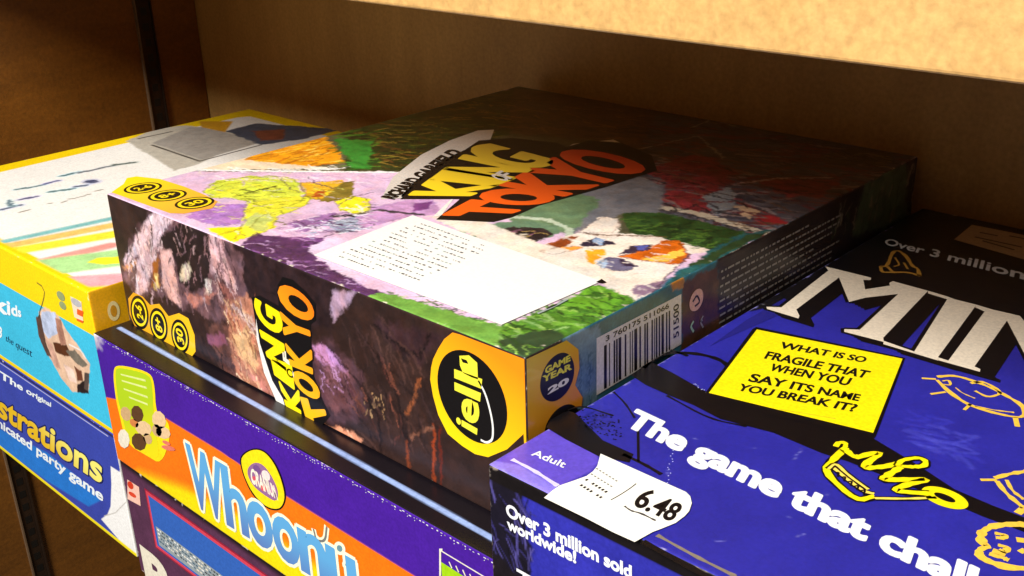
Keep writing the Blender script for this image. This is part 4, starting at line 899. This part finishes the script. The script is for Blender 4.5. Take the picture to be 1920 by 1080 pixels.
for j in range(4):
    a = np.array((760-j*34, 352+j*36), float)
    for i in range(7):
        if r.random() < .85: x = a+np.array((i*21, i*13)); d.stroke(T, r5(tuple(x), tuple(x+(12, 7))), .55 if j < 2 else 1.0, GRY if j < 2 else INK, 11)
d.stroke(T, r5((1022, 452), (980, 485), (910, 530), (855, 560)), .35, DGR, 11); d.stroke(T, r5((945, 600), (990, 632), (1050, 645), (1150, 695)), .6, DGR, 11, jit=.6)
d.build('price_sticker', THING, 'cream paper price sticker with a rounded end')
d = Deco()
d.poly(T, m4((1090, 175), (950, 290), (1440, 430), (1620, 480), (1720, 300)), printed((190, 172, 150), rough=.5), 3)
for a in (((1150, 235), (1290, 262)), ((1110, 270), (1480, 350)), ((1170, 300), (1420, 372)), ((1380, 262), (1500, 285))): d.stroke(T, m4(*a), 1.0, DGR, 4, jit=.6)
d.build('back_sticker', THING, 'beige sticker near the back of the lid')
d = Deco()
d.text(Fr, 'Over 3 million sold', [(951, 966), (1184, 1084), (1184, 1061), (950, 944)], MTW, 2, .02, fat=.12); d.text(Fr, 'worldwide!', [(953, 991), (1080, 1055), (1080, 1034), (952, 972)], MTW, 2, .02, fat=.12)
u = Fr.uv([(970, 1066)])[0]; d.text(Fr, 'The game that challenges the way you think!', [(u[0], u[1]-6), (u[0]+190, u[1]-6), (u[0]+190, u[1]), (u[0], u[1])], MTW, 2, .02, mm=True)
d.build('front_lettering', THING)
# plain boxes that carry it
def plain_front(p): p.grain(.1); p.wear(p.f.w, p.f.h, .4, (150, 140, 130), 61)
for (nm, lab, ext, colr) in (('card_game_box', 'plain dark blue box under the puzzle game at the right', (.0040, .2660, -.0150, .2700, -.1400, -.0824), (26, 26, 60)), ('trivia_game_box', 'plain black box at the bottom of the right stack', (.0040, .2680, -.0130, .2700, -.2, -.1404), (22, 18, 20))):
    e = empty(nm, lab, 'game box', 'board game boxes stacked on the shelf'); card_box('lid', e, ext, {'front': plain_front, 'left': plain_front}, {'front': 1.5, 'left': 3}, colr, .9)

# ------------------------------------------------------------------ left stack
b2 = Z(0, 480, 3.857); cZ = Z(0, 760, 3.375); aZ = Z(0, 220, 4.154)
LX = (-.5080, -.2612, -.0146, .2430, -.1218, -.0450)
YCOL = (252, 214, 4)
def lt_top(p):
    f = p.f; p.C[:] = lin(YCOL)
    q = f.uv([(60, 487), (130, 534), (162, 548)]); u0, v0 = 16, 7.0
    p.poly([(u0, 14), (u0+3, 9), (u0+14, v0-1), (f.w-22, v0-2), (f.w-6, v0-1), (f.w-.6, v0+5), (f.w+3, 40), (f.w+3, f.h-30), (f.w-20, f.h-14), (u0+5, f.h-14), (u0, f.h-22)], (248, 246, 240), .8, .03, mm=True)
    def band(pa, pb, w, c, s=0):
        a, b = f.uv([pa]), f.uv([pb]); d_ = (b[0]-a[0]); p.stroke([a[0]-d_*1.6, a[0], b[0], b[0]+d_*.8], w*1.9, c, 3.0, True, var=.2)
    band(aZ((0, 975))[0], aZ((860, 790))[0], 3.4, (130, 196, 196)); band(aZ((20, 1010))[0], aZ((880, 840))[0], 5, (244, 200, 110)); band(aZ((60, 1050))[0], aZ((890, 910))[0], 6.5, (252, 234, 60))
    band(b2((260, 50))[0], b2((560, -20))[0], 5.0, (240, 160, 150)); band(b2((350, 80))[0], b2((870, 10))[0], 13, (178, 226, 150)); band(b2((500, 190))[0], b2((890, 165))[0], 8, (246, 172, 180))
    p.poly(b2((635, 45), (700, 15), (870, 0), (880, 50), (760, 62)), (250, 238, 50), .8, .1, .4)
    p.poly([(-2, -2), (u0-2, -2), (u0-2, f.h), (-2, f.h)], YCOL, 1, mm=True)
    p.poly([(-2, -2), (f.w+2, -2), (f.w+2, v0-3.5), (-2, v0-3.5)], YCOL, 1, mm=True)
    r_ = random.Random(5)
    for (a, b, w, c) in (((110, 565), (330, 530), 1.6, (96, 140, 150)), ((340, 520), (460, 492), 1.4, (96, 104, 180)), ((470, 460), (600, 430), 1.8, (90, 150, 165)), ((620, 432), (860, 380), 1.8, (120, 130, 140)), ((880, 372), (1060, 348), 1.8, (84, 104, 96)), ((0, 720), (150, 685), 2.0, (110, 130, 170)), ((160, 640), (270, 620), 1.8, (120, 124, 176)), ((380, 582), (560, 560), 1.8, (110, 160, 170)), ((570, 545), (680, 528), 1.8, (110, 130, 170)), ((690, 495), (745, 505), 2.6, (80, 90, 140)), ((60, 650), (110, 690), 1.4, (120, 160, 180))):
        A, B = f.uv(aZ(a, b)); n_ = 9
        pts = [A+(B-A)*i/n_+np.array([r_.uniform(-.8, .8), r_.uniform(-1.8, 1.8)]) for i in range(n_+1)]; p.stroke(pts, w*3.2, tuple(min(255, x_+90) for x_ in c), 2.0, True, .5); p.stroke(pts, w*1.5, tuple(int(x_*.75) for x_ in c), .6, True, .9)
        for i_ in range(n_):
            if r_.random() < .7: p.stroke([pts[i_]+(0, -1.8*w*.6), pts[i_]+(r_.uniform(-.6, 1.2), 2.2*w*.6)], w*.5, tuple(int(x_*.7) for x_ in c), .6, True, .9)
    for (a, b) in (((150, 740), (230, 720)), ((375, 672), (405, 668)), ((480, 665), (520, 650)), ((535, 636), (580, 632)), ((600, 625), (665, 610)), ((675, 602), (705, 598)), ((740, 575), (800, 562))):
        p.stroke(f.uv(aZ(a, b)), 1.4, (110, 96, 70), .6, True, .9)
    p.C = p.C*(1-.25*np.clip((p.V-150)/60, 0, 1)[..., None])  # lid colours darken toward the back, painting in the upper shelf's shade
    # grey square picture and dark area at the back
    p.poly(z3((100, 120), (240, 60), (400, 40), (700, 80), (640, 150), (470, 235), (340, 270), (230, 200)), (190, 184, 170), 1.5, .15, .8, 3)
    p.poly(z3((230, 130), (420, 50), (520, 50), (770, 130), (480, 215)), (160, 154, 146), .8, .2)
    p.stroke(z3((230, 140), (470, 222), (780, 140)), 1.8, (60, 52, 44), .8); p.stroke(z3((160, 108), (330, 72)), 1.8, (60, 50, 40), .8)
    p.poly(z3((600, 70), (760, 30), (1200, 60), (1000, 110), (780, 140)), (64, 72, 88), 1.5, .4, 1, 4); p.poly(z3((740, 70), (900, 60), (900, 110), (780, 120)), (110, 60, 44), 1, .4, 1, 5)
    p.poly(z3((470, 20), (640, 20), (600, 75), (480, 50)), (190, 140, 30), 1, .2)
    p.grain(.05); p.wear(f.w, f.h, .28, (250, 240, 200), 71)
def lt_front(p):
    f = p.f; p.C[:] = lin(YCOL)
    a = f.uv([(0, 528), (181, 635)])[:, 1].mean(); p.poly([(4, a), (f.w-.2, a), (f.w-.2, 3.2), (4, 3.2)], (62, 190, 226), .4, .05, mm=True)
    p.poly(b2((280, 400), (320, 365), (420, 430), (470, 520), (560, 640), (650, 780), (640, 990), (520, 980), (440, 880), (340, 700), (290, 560)), (226, 188, 158), .6, .2, .5, 3)
    P = lambda pts, c, r=.4, s=1: p.poly(b2(*pts), c, .6, .35, r, s)
    P(((300, 400), (400, 410), (420, 560), (350, 600), (300, 520)), (186, 196, 222)); P(((260, 440), (290, 430), (330, 620), (380, 740), (340, 720), (280, 580)), (90, 66, 56)); P(((380, 620), (480, 640), (520, 720), (470, 730), (400, 690)), (84, 44, 20), .5, 2)
    P(((400, 450), (440, 460), (480, 640), (440, 640), (410, 540)), (170, 120, 100)); P(((480, 690), (540, 680), (640, 790), (600, 800), (540, 770)), (120, 110, 96), .5, 3)
    P(((540, 800), (590, 830), (600, 900), (560, 900)), (110, 60, 40), .5, 4); P(((560, 930), (640, 870), (640, 990), (560, 985)), (40, 26, 24), .5, 5); P(((610, 840), (645, 850), (640, 980), (610, 960)), (80, 66, 60), .3, 6)
    P(((460, 780), (530, 820), (560, 930), (500, 900)), (240, 206, 190), .5, 7); P(((330, 600), (380, 640), (440, 820), (390, 790)), (206, 160, 140), .5, 8)
    p.stroke(b2((500, 640), (580, 680), (620, 740)), .7, (240, 240, 240), .5)
    p.stroke(b2((268, 195), (300, 215), (322, 260), (318, 300), (305, 350), (288, 400), (280, 450)), .8, (50, 56, 40), .4)
    r_ = random.Random(8)
    for (a_, b_) in (((-60, 240), (150, 440)), ):
        for i in range(16):
            t = i/16; x = (a_[0]+(b_[0]-a_[0])*t, a_[1]+(b_[1]-a_[1])*t)
    p.grain(.05); p.wear(f.w, f.h, .26, (250, 240, 200), 73)
def lt_right(p): p.C[:] = lin((240, 176, 8)); p.grain(.06)
l = empty('drawing_game_box', 'yellow board game box with a white lid picture and cyan front, topping the left stack', 'game box', 'board game boxes stacked on the shelf')
THING = l
lid, LF = card_box('lid', l, LX, {'top': lt_top, 'front': lt_front, 'right': lt_right}, {'top': .9, 'front': .5, 'right': 2}, (240, 190, 8), .9, rough=.4)
F_ = LF['front']; d = Deco(); CW = printed((240, 246, 248)); TB = printed((26, 70, 100))
d.text(F_, 'kids', b2((-60, 400), (155, 440), (150, 380), (-60, 250)), CW, 2, .03); d.text(F_, 'to 8', b2((-110, 560), (14, 590), (16, 520), (-110, 470)), CW, 2, .03)
d.text(F_, 'the quest', b2((40, 610), (232, 730), (236, 680), (45, 570)), TB, 2, .0)
d.build('front_lettering', THING)
d = Deco(); LGR = printed((150, 160, 110)); SLV = printed((186, 184, 186)); RD = printed((236, 96, 30))
d.ellipse(F_, *b2((412, 300), (470, 340), (470, 275), (412, 240)), LGR, 2); d.ellipse(F_, *b2((430, 370), (480, 400), (480, 345), (430, 315)), LGR, 2)
d.poly(F_, b2((510, 290), (590, 330), (605, 480), (540, 440)), printed((248, 220, 190)), 2); d.ellipse(F_, *b2((515, 340), (590, 385), (590, 330), (515, 290)), SLV, 3)
d.poly(F_, b2((560, 380), (605, 400), (600, 440), (560, 420)), RD, 3); d.poly(F_, b2((555, 450), (608, 470), (600, 485), (560, 468)), RD, 3)
d.build('maker_logos', THING)
Rr = LF['right']; d = Deco(); c = Rr.uv([(213, 583)])[0]
d.ellipse_uv(Rr, c, 3.0, 5.0, printed((246, 226, 160)), 1); d.ellipse_uv(Rr, c, 1.6, 3.0, printed((214, 150, 30)), 2); d.build('side_mark', THING)
UX = (-.5080, -.2640, -.0146, .2430, -.1955, -.1222)
def te_front(p):
    f = p.f; p.C[:] = lin((58, 72, 168)); p.mix(np.nonzero(p.U > -1), np.ones(p.U.size), (56, 70, 168), .1, 131, .1)
    # brighter blue swoosh below, white curl at the right, yellow rims
    s = f.uv(cZ((0, 150), (300, 300), (500, 460), (640, 600), (560, 640), (300, 480), (0, 260)))
    p.poly([(-5, 40)]+list(s[:3])+[s[3], s[4], s[5], s[6], (-5, 6)], (34, 120, 210), 1.2, .1, mm=True)
    p.poly(list(f.uv(cZ((700, 385), (770, 430), (850, 500))))+[(f.w+3, f.h-24), (f.w+3, -3)]+list(f.uv(cZ((640, 720), (680, 690), (700, 640), (705, 500)))), (246, 243, 240), .5, .04, mm=True)
    p.stroke(cZ((660, 700), (730, 680), (800, 610)), .5, (190, 184, 176), .4)
    p.poly([(-3, -3), (f.w+3, -3), (f.w+3, 3.0), (-3, 3.0)], (248, 226, 20), .4, mm=True)
    p.poly([(-3, f.h-1.6), (f.w+3, f.h-1.6), (f.w+3, f.h+3), (-3, f.h+3)], (40, 36, 90), .4, mm=True)
    p.stroke([(20, f.h-3.0), (f.w-6, f.h-3.0)], .5, (206, 206, 236), .3, True); p.grain(.05); p.wear(f.w, f.h, .22, (246, 240, 230), 75)
def te_right(p): p.C[:] = lin((230, 226, 220))
t_ = empty('sketch_game_box', 'blue board game box with yellow lettering and a white curl, second in the left stack', 'game box', 'board game boxes stacked on the shelf')
THING = t_
lid, TF = card_box('lid', t_, UX, {'front': te_front, 'right': te_right}, {'front': .5}, (58, 72, 168), .9)
F_ = TF['front']; d = Deco(); NV = printed((30, 34, 90)); YT = grad(F_, (250, 240, 120), (236, 190, 30), (100, 790), (100, 850))
qT = F_.uv(cZ((-10, 60), (640, 488), (648, 340), (-10, -70)))
# the word runs on to the left, outside the picture
X0, X1 = glyph_x('Telestrations'); Xs = glyph_x('Tele')[1]; kx = (X1-X0)/(X1-Xs)
eb = qT[1]+(qT[0]-qT[1])*kx; et = qT[2]+(qT[3]-qT[2])*kx
d.text(F_, 'Telestrations', [eb, qT[1], qT[2], et], NV, 2, .03, mm=True, fat=1.0); d.text(F_, 'Telestrations', [eb, qT[1], qT[2], et], YT, 3, .02, mm=True, fat=.3)
qs = F_.uv(cZ((0, 138), (650, 605), (652, 545), (0, 88))); e = qs[0]+(qs[0]-qs[1])*.55; e2 = qs[3]+(qs[3]-qs[2])*.55
d.text(F_, 'miscommunicated party game', [e, qs[1], qs[2], e2], CW, 2, .03, mm=True)
qs = F_.uv(b2((0, 880), (370, 1090), (370, 1060), (0, 830))); d.text(F_, 'The original', [qs[0], qs[1], qs[2], qs[3]], CW, 2, .03, mm=True)
d.build('title_lettering', THING, 'yellow title with a white tagline')
def mm_(p): plain_front(p)
e = empty('spare_game_box', 'plain brown box set back under the blue game of the left stack', 'game box', 'board game boxes stacked on the shelf')
card_box('lid', e, (-.4950, -.2700, .0350, .2400, -.2, -.1957), {}, {}, (90, 70, 50), .6)
